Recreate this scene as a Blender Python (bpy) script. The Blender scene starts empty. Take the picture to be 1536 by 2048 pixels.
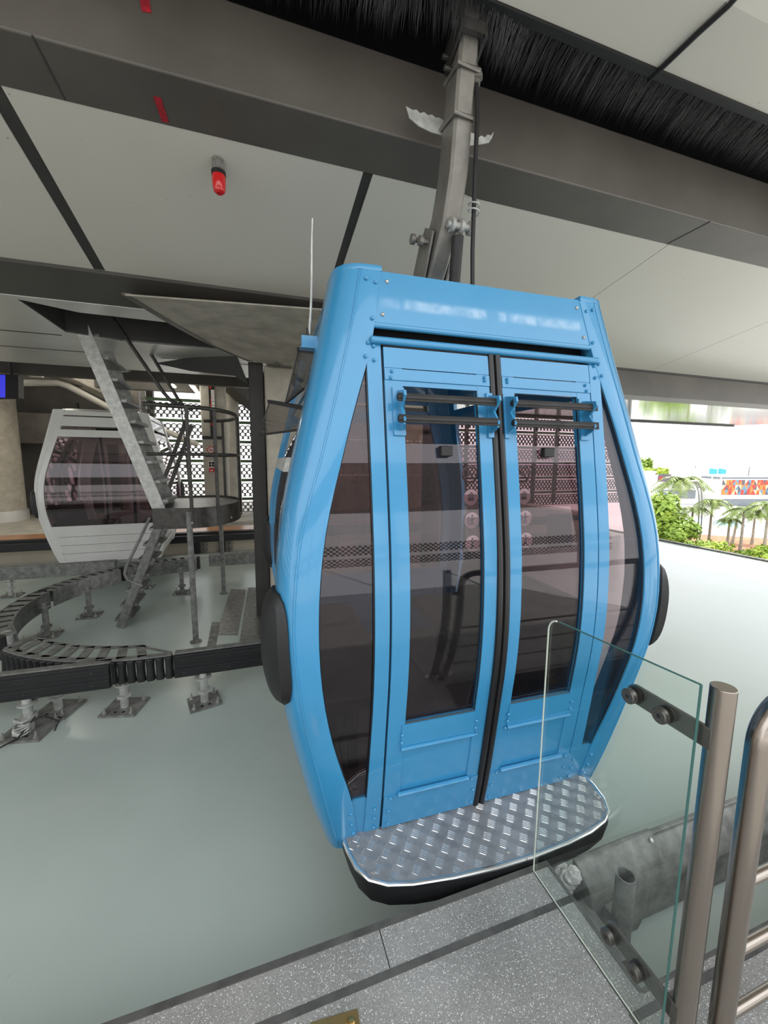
import bpy, bmesh, math, random
from mathutils import Vector, Matrix
from mathutils.geometry import tessellate_polygon
random.seed(7)
sc = bpy.context.scene
COL = sc.collection
PI = math.pi
R = math.radians
V = Vector

# ------------------------------------------------------------------ camera
F = 800.0
CAM = V((0, 0, 1.55))
yaw, pitch, roll = R(18.2), R(7.34), R(-0.4)
FW = V((math.sin(yaw)*math.cos(pitch), math.cos(yaw)*math.cos(pitch), -math.sin(pitch)))
RT0 = V((math.cos(yaw), -math.sin(yaw), 0))
UP0 = RT0.cross(FW)
RT = RT0*math.cos(roll) - UP0*math.sin(roll)
UP = RT.cross(FW)
cd = bpy.data.cameras.new('camera')
cam = bpy.data.objects.new('camera', cd)
COL.objects.link(cam)
cam.matrix_world = Matrix(((RT.x, UP.x, -FW.x, CAM.x), (RT.y, UP.y, -FW.y, CAM.y), (RT.z, UP.z, -FW.z, CAM.z), (0, 0, 0, 1)))
cd.sensor_fit = 'VERTICAL'
cd.sensor_height = 36
cd.sensor_width = 27
cd.lens = F/2048*36
cd.clip_start = 0.02
cd.clip_end = 3000
sc.camera = cam


def at(x, y, X=None, Y=None, Z=None):
    """where the sight line of a reference pixel meets a plane of the place"""
    d = FW + RT*((x-768)/F) - UP*((y-1024)/F)
    if X is not None:
        t = (X-CAM.x)/d.x
    elif Y is not None:
        t = (Y-CAM.y)/d.y
    else:
        t = (Z-CAM.z)/d.z
    return CAM + d*t


# ------------------------------------------------------------------ materials
def lin(r, g, b):
    def c(u):
        u /= 255
        return u/12.92 if u <= 0.04045 else ((u+0.055)/1.055)**2.4
    return (c(r), c(g), c(b), 1)


def new_mat(name):
    m = bpy.data.materials.new(name)
    m.use_nodes = True
    nt = m.node_tree
    return m, nt, nt.nodes.get('Principled BSDF'), nt.nodes.get('Material Output')


def pbr(name, col, rough=0.5, metal=0.0, var=0.12, scale=6.0, coat=0.0, bump=0.0, bscale=40, spec=0.5, col2=None, emit=None, detail=6):
    m, nt, b, o = new_mat(name)
    tc = nt.nodes.new('ShaderNodeTexCoord')
    nz = nt.nodes.new('ShaderNodeTexNoise')
    nz.inputs['Scale'].default_value = scale
    nz.inputs['Detail'].default_value = detail
    nz.inputs['Roughness'].default_value = 0.6
    nt.links.new(tc.outputs['Object'], nz.inputs['Vector'])
    cr = nt.nodes.new('ShaderNodeValToRGB')
    c2 = col2 or tuple(max(0, min(1, x*(1-var))) for x in col[:3])+(1,)
    c1 = col if col2 else tuple(max(0, min(1, x*(1+var*0.6))) for x in col[:3])+(1,)
    cr.color_ramp.elements[0].position = 0.35
    cr.color_ramp.elements[1].position = 0.68
    cr.color_ramp.elements[0].color = c2
    cr.color_ramp.elements[1].color = c1
    nt.links.new(nz.outputs['Fac'], cr.inputs['Fac'])
    nt.links.new(cr.outputs['Color'], b.inputs['Base Color'])
    b.inputs['Roughness'].default_value = rough
    b.inputs['Metallic'].default_value = metal
    b.inputs['Specular IOR Level'].default_value = spec
    if coat:
        b.inputs['Coat Weight'].default_value = coat
        b.inputs['Coat Roughness'].default_value = 0.06
    if bump:
        n2 = nt.nodes.new('ShaderNodeTexNoise')
        n2.inputs['Scale'].default_value = bscale
        n2.inputs['Detail'].default_value = 4
        nt.links.new(tc.outputs['Object'], n2.inputs['Vector'])
        bp = nt.nodes.new('ShaderNodeBump')
        bp.inputs['Strength'].default_value = bump
        bp.inputs['Distance'].default_value = 0.01
        nt.links.new(n2.outputs['Fac'], bp.inputs['Height'])
        nt.links.new(bp.outputs['Normal'], b.inputs['Normal'])
    if emit:
        b.inputs['Emission Color'].default_value = emit[0]
        b.inputs['Emission Strength'].default_value = emit[1]
    return m


def glass(name, tint, rough=0.0, haze=0.0, ior=1.5):
    m, nt, b, o = new_mat(name)
    nt.nodes.remove(b)
    tr = nt.nodes.new('ShaderNodeBsdfTransparent')
    tr.inputs['Color'].default_value = tint
    gl = nt.nodes.new('ShaderNodeBsdfGlossy')
    gl.inputs['Roughness'].default_value = rough
    gl.inputs['Color'].default_value = (1, 1, 1, 1)
    fr = nt.nodes.new('ShaderNodeFresnel')
    # the same reflectance on both sides of a pane
    ge = nt.nodes.new('ShaderNodeNewGeometry')
    ma = nt.nodes.new('ShaderNodeMath')
    ma.operation = 'MULTIPLY_ADD'
    ma.inputs[1].default_value = 1/ior-ior
    ma.inputs[2].default_value = ior
    nt.links.new(ge.outputs['Backfacing'], ma.inputs[0])
    nt.links.new(ma.outputs[0], fr.inputs['IOR'])
    mx = nt.nodes.new('ShaderNodeMixShader')
    nt.links.new(fr.outputs['Fac'], mx.inputs['Fac'])
    nt.links.new(tr.outputs[0], mx.inputs[1])
    nt.links.new(gl.outputs[0], mx.inputs[2])
    last = mx
    if haze:
        df = nt.nodes.new('ShaderNodeBsdfDiffuse')
        df.inputs['Color'].default_value = (0.75, 0.72, 0.78, 1)
        m2 = nt.nodes.new('ShaderNodeMixShader')
        m2.inputs['Fac'].default_value = haze
        nt.links.new(mx.outputs[0], m2.inputs[1])
        nt.links.new(df.outputs[0], m2.inputs[2])
        last = m2
    nt.links.new(last.outputs[0], o.inputs['Surface'])
    return m


M = {}
M['blue'] = pbr('blue_paint', (0.040, 0.256, 0.485, 1), 0.28, var=0.05, scale=2.5, coat=0.6)
M['white'] = pbr('white_paint', (0.72, 0.71, 0.68, 1), 0.32, var=0.06, scale=3, coat=0.4)
M['groove'] = pbr('dusty_groove', (0.055, 0.053, 0.05, 1), 0.7, var=0.5, scale=12, col2=(0.10, 0.098, 0.09, 1))
M['black'] = pbr('black_rubber', (0.012, 0.012, 0.013, 1), 0.5, var=0.3, scale=9)
M['rubber'] = pbr('worn_black_rubber', (0.022, 0.021, 0.021, 1), 0.55, var=0.4, scale=14, bump=0.15)
M['seal'] = pbr('black_seal', (0.010, 0.010, 0.011, 1), 0.32, var=0.2)
M['tint'] = glass('tinted_window', (0.66, 0.575, 0.595, 1), 0.0, haze=0.004, ior=1.5)
M['clear'] = glass('clear_glass', (0.93, 0.965, 0.95, 1))
M['smoke'] = glass('smoky_acrylic', (0.62, 0.60, 0.58, 1), 0.03, haze=0.02)
M['glass_edge'] = pbr('green_glass_edge', (0.06, 0.16, 0.14, 1), 0.15, var=0.1)
M['glass_edge_lit'] = pbr('lit_glass_edge', (0.72, 0.72, 0.62, 1), 0.2, var=0.05)  # edge colour made pale as if light catches it
M['galv'] = pbr('galvanised_steel', (0.30, 0.30, 0.29, 1), 0.42, 0.75, var=0.35, scale=18, bump=0.06, col2=(0.16, 0.16, 0.155, 1))
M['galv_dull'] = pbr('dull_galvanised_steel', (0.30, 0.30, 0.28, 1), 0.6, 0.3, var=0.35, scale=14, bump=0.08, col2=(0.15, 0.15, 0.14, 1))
M['galv_pale'] = pbr('pale_galvanised_steel', (0.52, 0.52, 0.49, 1), 0.5, 0.35, var=0.25, scale=20)  # paler tone of the galvanised steel
M['steel_dark'] = pbr('dark_oily_steel', (0.07, 0.066, 0.06, 1), 0.45, 0.5, var=0.4, scale=12, bump=0.1)
M['arm'] = pbr('hanger_steel', (0.25, 0.235, 0.21, 1), 0.42, 0.4, var=0.22, scale=9, bump=0.06)
M['zinc'] = pbr('zinc_bolt', (0.5, 0.49, 0.45, 1), 0.35, 0.7, var=0.2, scale=30)
M['chequer'] = pbr('grey_aluminium_plate', (0.33, 0.33, 0.335, 1), 0.5, 0.35, var=0.2, scale=14)
M['chrome'] = pbr('bright_aluminium', (0.78, 0.79, 0.80, 1), 0.2, 1.0, var=0.06)
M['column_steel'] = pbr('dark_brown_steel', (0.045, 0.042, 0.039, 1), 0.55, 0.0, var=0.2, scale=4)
M['beam'] = pbr('grey_brown_painted_steel', (0.115, 0.103, 0.089, 1), 0.42, 0.0, var=0.22, scale=1.6, bump=0.03, col2=(0.082, 0.073, 0.063, 1))
M['beam_dark'] = pbr('dark_grey_brown_steel', (0.075, 0.069, 0.060, 1), 0.5, 0.0, var=0.2, scale=1.4)
M['haunch'] = pbr('brown_grey_plate', (0.42, 0.38, 0.32, 1), 0.6, 0.0, var=0.25, scale=5, bump=0.05)
M['soffit'] = pbr('brushed_aluminium_panel', (0.72, 0.71, 0.67, 1), 0.30, 0.35, var=0.12, scale=1.2)
M['mirror'] = pbr('polished_soffit', (0.72, 0.72, 0.70, 1), 0.09, 1.0, var=0.1, scale=1.5, bump=0.03, bscale=3)
M['void'] = pbr('black_void', (0.004, 0.004, 0.006, 1), 0.9, var=0.2)
M['bristle'] = pbr('black_nylon_bristle', (0.020, 0.019, 0.021, 1), 0.4, var=0.5, scale=30)
M['red'] = pbr('red_plastic_lens', (0.60, 0.012, 0.012, 1), 0.15, var=0.1, coat=0.5)
M['redpaint'] = pbr('red_marker_paint', (0.42, 0.015, 0.03, 1), 0.6, var=0.4, scale=40)
M['concrete'] = pbr('beige_concrete', (0.50, 0.455, 0.375, 1), 0.75, var=0.22, scale=5, bump=0.1)
M['concrete2'] = pbr('warm_concrete', (0.44, 0.41, 0.35, 1), 0.7, var=0.2, scale=4)
M['beige'] = pbr('beige_painted_wall', (0.55, 0.48, 0.38, 1), 0.6, var=0.1, scale=2)
M['roof_deck'] = pbr('pale_roof_deck', (0.40, 0.385, 0.35, 1), 0.7, var=0.2, scale=1)
M['dark_wall'] = pbr('dark_brown_wall', (0.075, 0.068, 0.06, 1), 0.7, var=0.3, scale=1.5)
M['mid_wall'] = pbr('grey_brown_wall', (0.22, 0.20, 0.175, 1), 0.7, var=0.25, scale=2)
M['brass'] = pbr('brass_plate', (0.52, 0.34, 0.13, 1), 0.3, 0.9, var=0.15, scale=8)
M['brass_bright'] = pbr('bright_brass_screw', (0.75, 0.50, 0.18, 1), 0.25, 1.0, var=0.1)
M['plastic'] = pbr('crumpled_clear_plastic', (0.55, 0.54, 0.52, 1), 0.25, var=0.3, scale=30)
M['orange'] = pbr('orange_tile', (0.42, 0.20, 0.10, 1), 0.3, var=0.2)
M['green_steel'] = pbr('green_painted_steel', (0.05, 0.10, 0.04, 1), 0.5, var=0.2)
M['lamp_glass'] = pbr('beacon_clear_base', (0.20, 0.20, 0.18, 1), 0.12, var=0.4, scale=40, coat=0.8)
M['grey_sheet'] = pbr('dark_grey_sheet', (0.03, 0.03, 0.032, 1), 0.5, var=0.1)
M['sticker'] = pbr('pale_sticker', (0.62, 0.54, 0.56, 1), 0.5, var=0.06)
M['sticker_ink'] = pbr('sticker_ink', (0.10, 0.075, 0.085, 1), 0.5, var=0.05)
M['seat'] = pbr('dark_seat', (0.016, 0.016, 0.017, 1), 0.5, var=0.2)
M['inner'] = pbr('cabin_lining', (0.30, 0.30, 0.30, 1), 0.5, var=0.1)
M['screen_blue'] = pbr('display_glow', (0.01, 0.01, 0.05, 1), 0.2, emit=((0.05, 0.05, 0.8, 1), 0.5), var=0.3, scale=1.5)
M['sign_white'] = pbr('white_sign', (0.75, 0.72, 0.68, 1), 0.5, var=0.04)
M['sign_red'] = pbr('red_sign', (0.55, 0.03, 0.03, 1), 0.5, var=0.05)
M['sign_green'] = pbr('green_sign', (0.02, 0.12, 0.05, 1), 0.5, var=0.1)
M['ink'] = pbr('black_ink', (0.02, 0.02, 0.02, 1), 0.5, var=0.05)
M['pipe_grey'] = pbr('grey_pipe', (0.42, 0.40, 0.36, 1), 0.5, var=0.1)


def brushed(name, col, rough):
    """brushed stainless steel: fine vertical grain"""
    m, nt, b, o = new_mat(name)
    tc = nt.nodes.new('ShaderNodeTexCoord')
    mp = nt.nodes.new('ShaderNodeMapping')
    mp.inputs['Scale'].default_value = (60, 60, 0.6)
    nz = nt.nodes.new('ShaderNodeTexNoise')
    nz.inputs['Scale'].default_value = 8
    nz.inputs['Detail'].default_value = 3
    nt.links.new(tc.outputs['Object'], mp.inputs['Vector'])
    nt.links.new(mp.outputs['Vector'], nz.inputs['Vector'])
    mr = nt.nodes.new('ShaderNodeMapRange')
    mr.inputs['To Min'].default_value = rough-0.04
    mr.inputs['To Max'].default_value = rough+0.05
    nt.links.new(nz.outputs['Fac'], mr.inputs['Value'])
    nt.links.new(mr.outputs['Result'], b.inputs['Roughness'])
    b.inputs['Base Color'].default_value = col
    b.inputs['Metallic'].default_value = 1.0
    return m


M['clamp'] = pbr('dark_satin_steel', (0.16, 0.15, 0.135, 1), 0.35, 0.8, var=0.15, scale=30)
M['stainless'] = brushed('brushed_stainless_steel', (0.37, 0.325, 0.285, 1), 0.24)


def floor_mat():
    m, nt, b, o = new_mat('green_grey_epoxy_floor')
    tc = nt.nodes.new('ShaderNodeTexCoord')
    n1 = nt.nodes.new('ShaderNodeTexNoise')
    n1.inputs['Scale'].default_value = 1.1
    n1.inputs['Detail'].default_value = 3
    n1.inputs['Roughness'].default_value = 0.62
    nt.links.new(tc.outputs['Object'], n1.inputs['Vector'])
    cr = nt.nodes.new('ShaderNodeValToRGB')
    e = cr.color_ramp.elements
    e[0].position = 0.1
    e[0].color = (0.48, 0.545, 0.505, 1)
    e[1].position = 0.9
    e[1].color = (0.56, 0.635, 0.59, 1)
    nt.links.new(n1.outputs['Fac'], cr.inputs['Fac'])
    # scattered dark specks and scuffs
    vo = nt.nodes.new('ShaderNodeTexNoise')
    vo.inputs['Scale'].default_value = 19
    vo.inputs['Detail'].default_value = 3
    mp = nt.nodes.new('ShaderNodeMapping')
    mp.inputs['Scale'].default_value = (1.0, 0.55, 1)
    mp.inputs['Rotation'].default_value = (0, 0, 0.5)
    nt.links.new(tc.outputs['Object'], mp.inputs['Vector'])
    nt.links.new(mp.outputs['Vector'], vo.inputs['Vector'])
    c2 = nt.nodes.new('ShaderNodeValToRGB')
    c2.color_ramp.elements[0].position = 0.765
    c2.color_ramp.elements[0].color = (0, 0, 0, 1)
    c2.color_ramp.elements[1].position = 0.84
    c2.color_ramp.elements[1].color = (0.7, 0.7, 0.7, 1)
    nt.links.new(vo.outputs['Fac'], c2.inputs['Fac'])
    mx = nt.nodes.new('ShaderNodeMixRGB')
    mx.inputs['Color2'].default_value = (0.12, 0.13, 0.12, 1)
    nt.links.new(c2.outputs['Color'], mx.inputs['Fac'])
    nt.links.new(cr.outputs['Color'], mx.inputs['Color1'])
    nt.links.new(mx.outputs['Color'], b.inputs['Base Color'])
    n3 = nt.nodes.new('ShaderNodeTexNoise')
    n3.inputs['Scale'].default_value = 2.2
    n3.inputs['Detail'].default_value = 2
    nt.links.new(tc.outputs['Object'], n3.inputs['Vector'])
    mr = nt.nodes.new('ShaderNodeMapRange')
    mr.inputs['From Min'].default_value = 0.0
    mr.inputs['From Max'].default_value = 1.0
    mr.inputs['To Min'].default_value = 0.19
    mr.inputs['To Max'].default_value = 0.28
    nt.links.new(n3.outputs['Fac'], mr.inputs['Value'])
    nt.links.new(mr.outputs['Result'], b.inputs['Roughness'])
    bp = nt.nodes.new('ShaderNodeBump')
    bp.inputs['Strength'].default_value = 0.015
    bp.inputs['Distance'].default_value = 0.01
    nt.links.new(n3.outputs['Fac'], bp.inputs['Height'])
    return m


def terrazzo_mat():
    m, nt, b, o = new_mat('grey_terrazzo')
    tc = nt.nodes.new('ShaderNodeTexCoord')
    n1 = nt.nodes.new('ShaderNodeTexNoise')
    n1.inputs['Scale'].default_value = 3.5
    n1.inputs['Detail'].default_value = 7
    nt.links.new(tc.outputs['Object'], n1.inputs['Vector'])
    cr = nt.nodes.new('ShaderNodeValToRGB')
    e = cr.color_ramp.elements
    e[0].position = 0.3
    e[0].color = (0.22, 0.215, 0.20, 1)
    e[1].position = 0.7
    e[1].color = (0.33, 0.322, 0.305, 1)
    nt.links.new(n1.outputs['Fac'], cr.inputs['Fac'])
    last = cr.outputs['Color']
    for scale, thr, col in ((330, 0.22, (0.62, 0.61, 0.59, 1)), (420, 0.22, (0.08, 0.08, 0.08, 1)), (210, 0.12, (0.72, 0.71, 0.68, 1))):
        vo = nt.nodes.new('ShaderNodeTexVoronoi')
        vo.inputs['Scale'].default_value = scale
        nt.links.new(tc.outputs['Object'], vo.inputs['Vector'])
        # only some of the chips are pale: pick by cell colour
        sp = nt.nodes.new('ShaderNodeSeparateColor')
        nt.links.new(vo.outputs['Color'], sp.inputs[0])
        lt = nt.nodes.new('ShaderNodeMath')
        lt.operation = 'LESS_THAN'
        lt.inputs[1].default_value = thr*1.3
        nt.links.new(sp.outputs[0], lt.inputs[0])
        ds = nt.nodes.new('ShaderNodeMath')
        ds.operation = 'LESS_THAN'
        ds.inputs[1].default_value = 0.36
        nt.links.new(vo.outputs['Distance'], ds.inputs[0])
        mu = nt.nodes.new('ShaderNodeMath')
        mu.operation = 'MULTIPLY'
        nt.links.new(lt.outputs[0], mu.inputs[0])
        nt.links.new(ds.outputs[0], mu.inputs[1])
        mx = nt.nodes.new('ShaderNodeMixRGB')
        mx.inputs['Color2'].default_value = col
        nt.links.new(mu.outputs[0], mx.inputs['Fac'])
        nt.links.new(last, mx.inputs['Color1'])
        last = mx.outputs['Color']
    nt.links.new(last, b.inputs['Base Color'])
    b.inputs['Roughness'].default_value = 0.5
    return m


def ceiling_mat(name, col, rough=0.32):
    m, nt, b, o = new_mat(name)
    tc = nt.nodes.new('ShaderNodeTexCoord')
    n1 = nt.nodes.new('ShaderNodeTexNoise')
    n1.inputs['Scale'].default_value = 0.7
    n1.inputs['Detail'].default_value = 5
    nt.links.new(tc.outputs['Object'], n1.inputs['Vector'])
    cr = nt.nodes.new('ShaderNodeValToRGB')
    e = cr.color_ramp.elements
    e[0].position = 0.3
    e[0].color = tuple(x*0.93 for x in col[:3])+(1,)
    e[1].position = 0.7
    e[1].color = col
    nt.links.new(n1.outputs['Fac'], cr.inputs['Fac'])
    n2 = nt.nodes.new('ShaderNodeTexNoise')
    n2.inputs['Scale'].default_value = 22
    n2.inputs['Detail'].default_value = 2
    nt.links.new(tc.outputs['Object'], n2.inputs['Vector'])
    c2 = nt.nodes.new('ShaderNodeValToRGB')
    c2.color_ramp.elements[0].position = 0.755
    c2.color_ramp.elements[0].color = (0, 0, 0, 1)
    c2.color_ramp.elements[1].position = 0.79
    c2.color_ramp.elements[1].color = (0.6, 0.6, 0.6, 1)
    nt.links.new(n2.outputs['Fac'], c2.inputs['Fac'])
    mx = nt.nodes.new('ShaderNodeMixRGB')
    mx.inputs['Color2'].default_value = (0.2, 0.19, 0.17, 1)
    nt.links.new(c2.outputs['Color'], mx.inputs['Fac'])
    nt.links.new(cr.outputs['Color'], mx.inputs['Color1'])
    nt.links.new(mx.outputs['Color'], b.inputs['Base Color'])
    b.inputs['Roughness'].default_value = rough
    return m


def perforated_mat():
    """sheet metal with rows of round holes (staggered)"""
    m, nt, b, o = new_mat('perforated_sheet')
    tc = nt.nodes.new('ShaderNodeTexCoord')
    sp = nt.nodes.new('ShaderNodeSeparateXYZ')
    nt.links.new(tc.outputs['Object'], sp.inputs[0])

    def math_(op, a, bb=None):
        n = nt.nodes.new('ShaderNodeMath')
        n.operation = op
        for i, q in enumerate((a, bb)):
            if q is None:
                continue
            if isinstance(q, (int, float)):
                n.inputs[i].default_value = q
            else:
                nt.links.new(q, n.inputs[i])
        return n.outputs[0]
    pitch_ = 0.15
    u = math_('DIVIDE', sp.outputs['X'], pitch_)
    v = math_('DIVIDE', sp.outputs['Z'], pitch_*0.62)
    row = math_('FLOOR', v)
    odd = math_('MULTIPLY', math_('FLOORED_MODULO', row, 2.0), 0.5)
    fu = math_('SUBTRACT', math_('FRACT', math_('ADD', u, odd)), 0.5)
    fv = math_('MULTIPLY', math_('SUBTRACT', math_('FRACT', v), 0.5), 0.62)
    d2 = math_('ADD', math_('MULTIPLY', fu, fu), math_('MULTIPLY', fv, fv))
    hole = math_('LESS_THAN', d2, 0.105)
    tr = nt.nodes.new('ShaderNodeBsdfTransparent')
    mx = nt.nodes.new('ShaderNodeMixShader')
    nt.links.new(hole, mx.inputs['Fac'])
    nt.links.new(b.outputs[0], mx.inputs[1])
    nt.links.new(tr.outputs[0], mx.inputs[2])
    nt.links.new(mx.outputs[0], o.inputs['Surface'])
    b.inputs['Base Color'].default_value = (0.10, 0.105, 0.10, 1)
    b.inputs['Roughness'].default_value = 0.5
    return m


def header_mat():
    """blue paint carrying a line of white lettering too blurred to read"""
    m = pbr('blue_paint_with_blurred_lettering', (0.040, 0.256, 0.485, 1), 0.28, var=0.05, scale=2.5, coat=0.6)
    nt = m.node_tree
    b = nt.nodes.get('Principled BSDF')
    src = b.inputs['Base Color'].links[0].from_socket
    tc = nt.nodes.new('ShaderNodeTexCoord')
    sp = nt.nodes.new('ShaderNodeSeparateXYZ')
    nt.links.new(tc.outputs['Object'], sp.inputs[0])
    nz = nt.nodes.new('ShaderNodeTexNoise')
    nz.inputs['Scale'].default_value = 22
    nz.inputs['Detail'].default_value = 1
    nt.links.new(tc.outputs['Object'], nz.inputs['Vector'])
    zr = nt.nodes.new('ShaderNodeValToRGB')
    zr.color_ramp.interpolation = 'EASE'
    for p, c in ((0.0, 0), (0.28, 0), (0.5, 1), (0.62, 1), (0.86, 0)):
        if p in (0.0,):
            e = zr.color_ramp.elements[0]
            e.position = 0
        else:
            e = zr.color_ramp.elements.new(p)
        e.color = (c, c, c, 1)
    zr.color_ramp.elements[-1].color = (0, 0, 0, 1)
    mz = nt.nodes.new('ShaderNodeMapRange')
    mz.inputs['From Min'].default_value = 2.065
    mz.inputs['From Max'].default_value = 2.165
    nt.links.new(sp.outputs['Z'], mz.inputs['Value'])
    nt.links.new(mz.outputs['Result'], zr.inputs['Fac'])
    xr = nt.nodes.new('ShaderNodeValToRGB')
    pts = [(0.0, 0), (0.02, 0.35), (0.085, 0.4), (0.10, 0), (0.13, 0.9), (0.30, 0.9), (0.48, 0.95), (0.50, 0), (0.545, 0), (0.56, 0.7), (0.585, 0.7), (0.60, 0), (0.64, 0.9), (0.74, 0.9), (0.755, 0.3), (0.78, 0.7), (0.985, 0.7), (1, 0)]
    xr.color_ramp.elements[0].position = 0
    xr.color_ramp.elements[0].color = (0, 0, 0, 1)
    xr.color_ramp.elements[1].position = 1
    xr.color_ramp.elements[1].color = (0, 0, 0, 1)
    for p, c in pts[1:-1]:
        e = xr.color_ramp.elements.new(p)
        e.color = (c, c, c, 1)
    mxr = nt.nodes.new('ShaderNodeMapRange')
    mxr.inputs['From Min'].default_value = -0.46
    mxr.inputs['From Max'].default_value = 0.44
    nt.links.new(sp.outputs['X'], mxr.inputs['Value'])
    nt.links.new(mxr.outputs['Result'], xr.inputs['Fac'])
    mr = nt.nodes.new('ShaderNodeMapRange')
    mr.inputs['From Min'].default_value = 0.35
    mr.inputs['From Max'].default_value = 0.65
    mr.inputs['To Min'].default_value = 0.35
    mr.inputs['To Max'].default_value = 1.0
    nt.links.new(nz.outputs['Fac'], mr.inputs['Value'])
    a = nt.nodes.new('ShaderNodeMath')
    a.operation = 'MULTIPLY'
    nt.links.new(zr.outputs['Color'], a.inputs[0])
    nt.links.new(xr.outputs['Color'], a.inputs[1])
    c = nt.nodes.new('ShaderNodeMath')
    c.operation = 'MULTIPLY'
    nt.links.new(a.outputs[0], c.inputs[0])
    nt.links.new(mr.outputs['Result'], c.inputs[1])
    d = nt.nodes.new('ShaderNodeMath')
    d.operation = 'MULTIPLY'
    d.inputs[1].default_value = 0.42
    nt.links.new(c.outputs[0], d.inputs[0])
    mx = nt.nodes.new('ShaderNodeMixRGB')
    mx.inputs['Color2'].default_value = (0.62, 0.74, 0.85, 1)
    nt.links.new(d.outputs[0], mx.inputs['Fac'])
    nt.links.new(src, mx.inputs['Color1'])
    nt.links.new(mx.outputs['Color'], b.inputs['Base Color'])
    return m


M['floor'] = floor_mat()
M['terrazzo'] = terrazzo_mat()
M['ceil'] = ceiling_mat('off_white_ceiling_panel', (0.62, 0.592, 0.525, 1), 0.35)
M['perf'] = perforated_mat()
M['header'] = header_mat()


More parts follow.
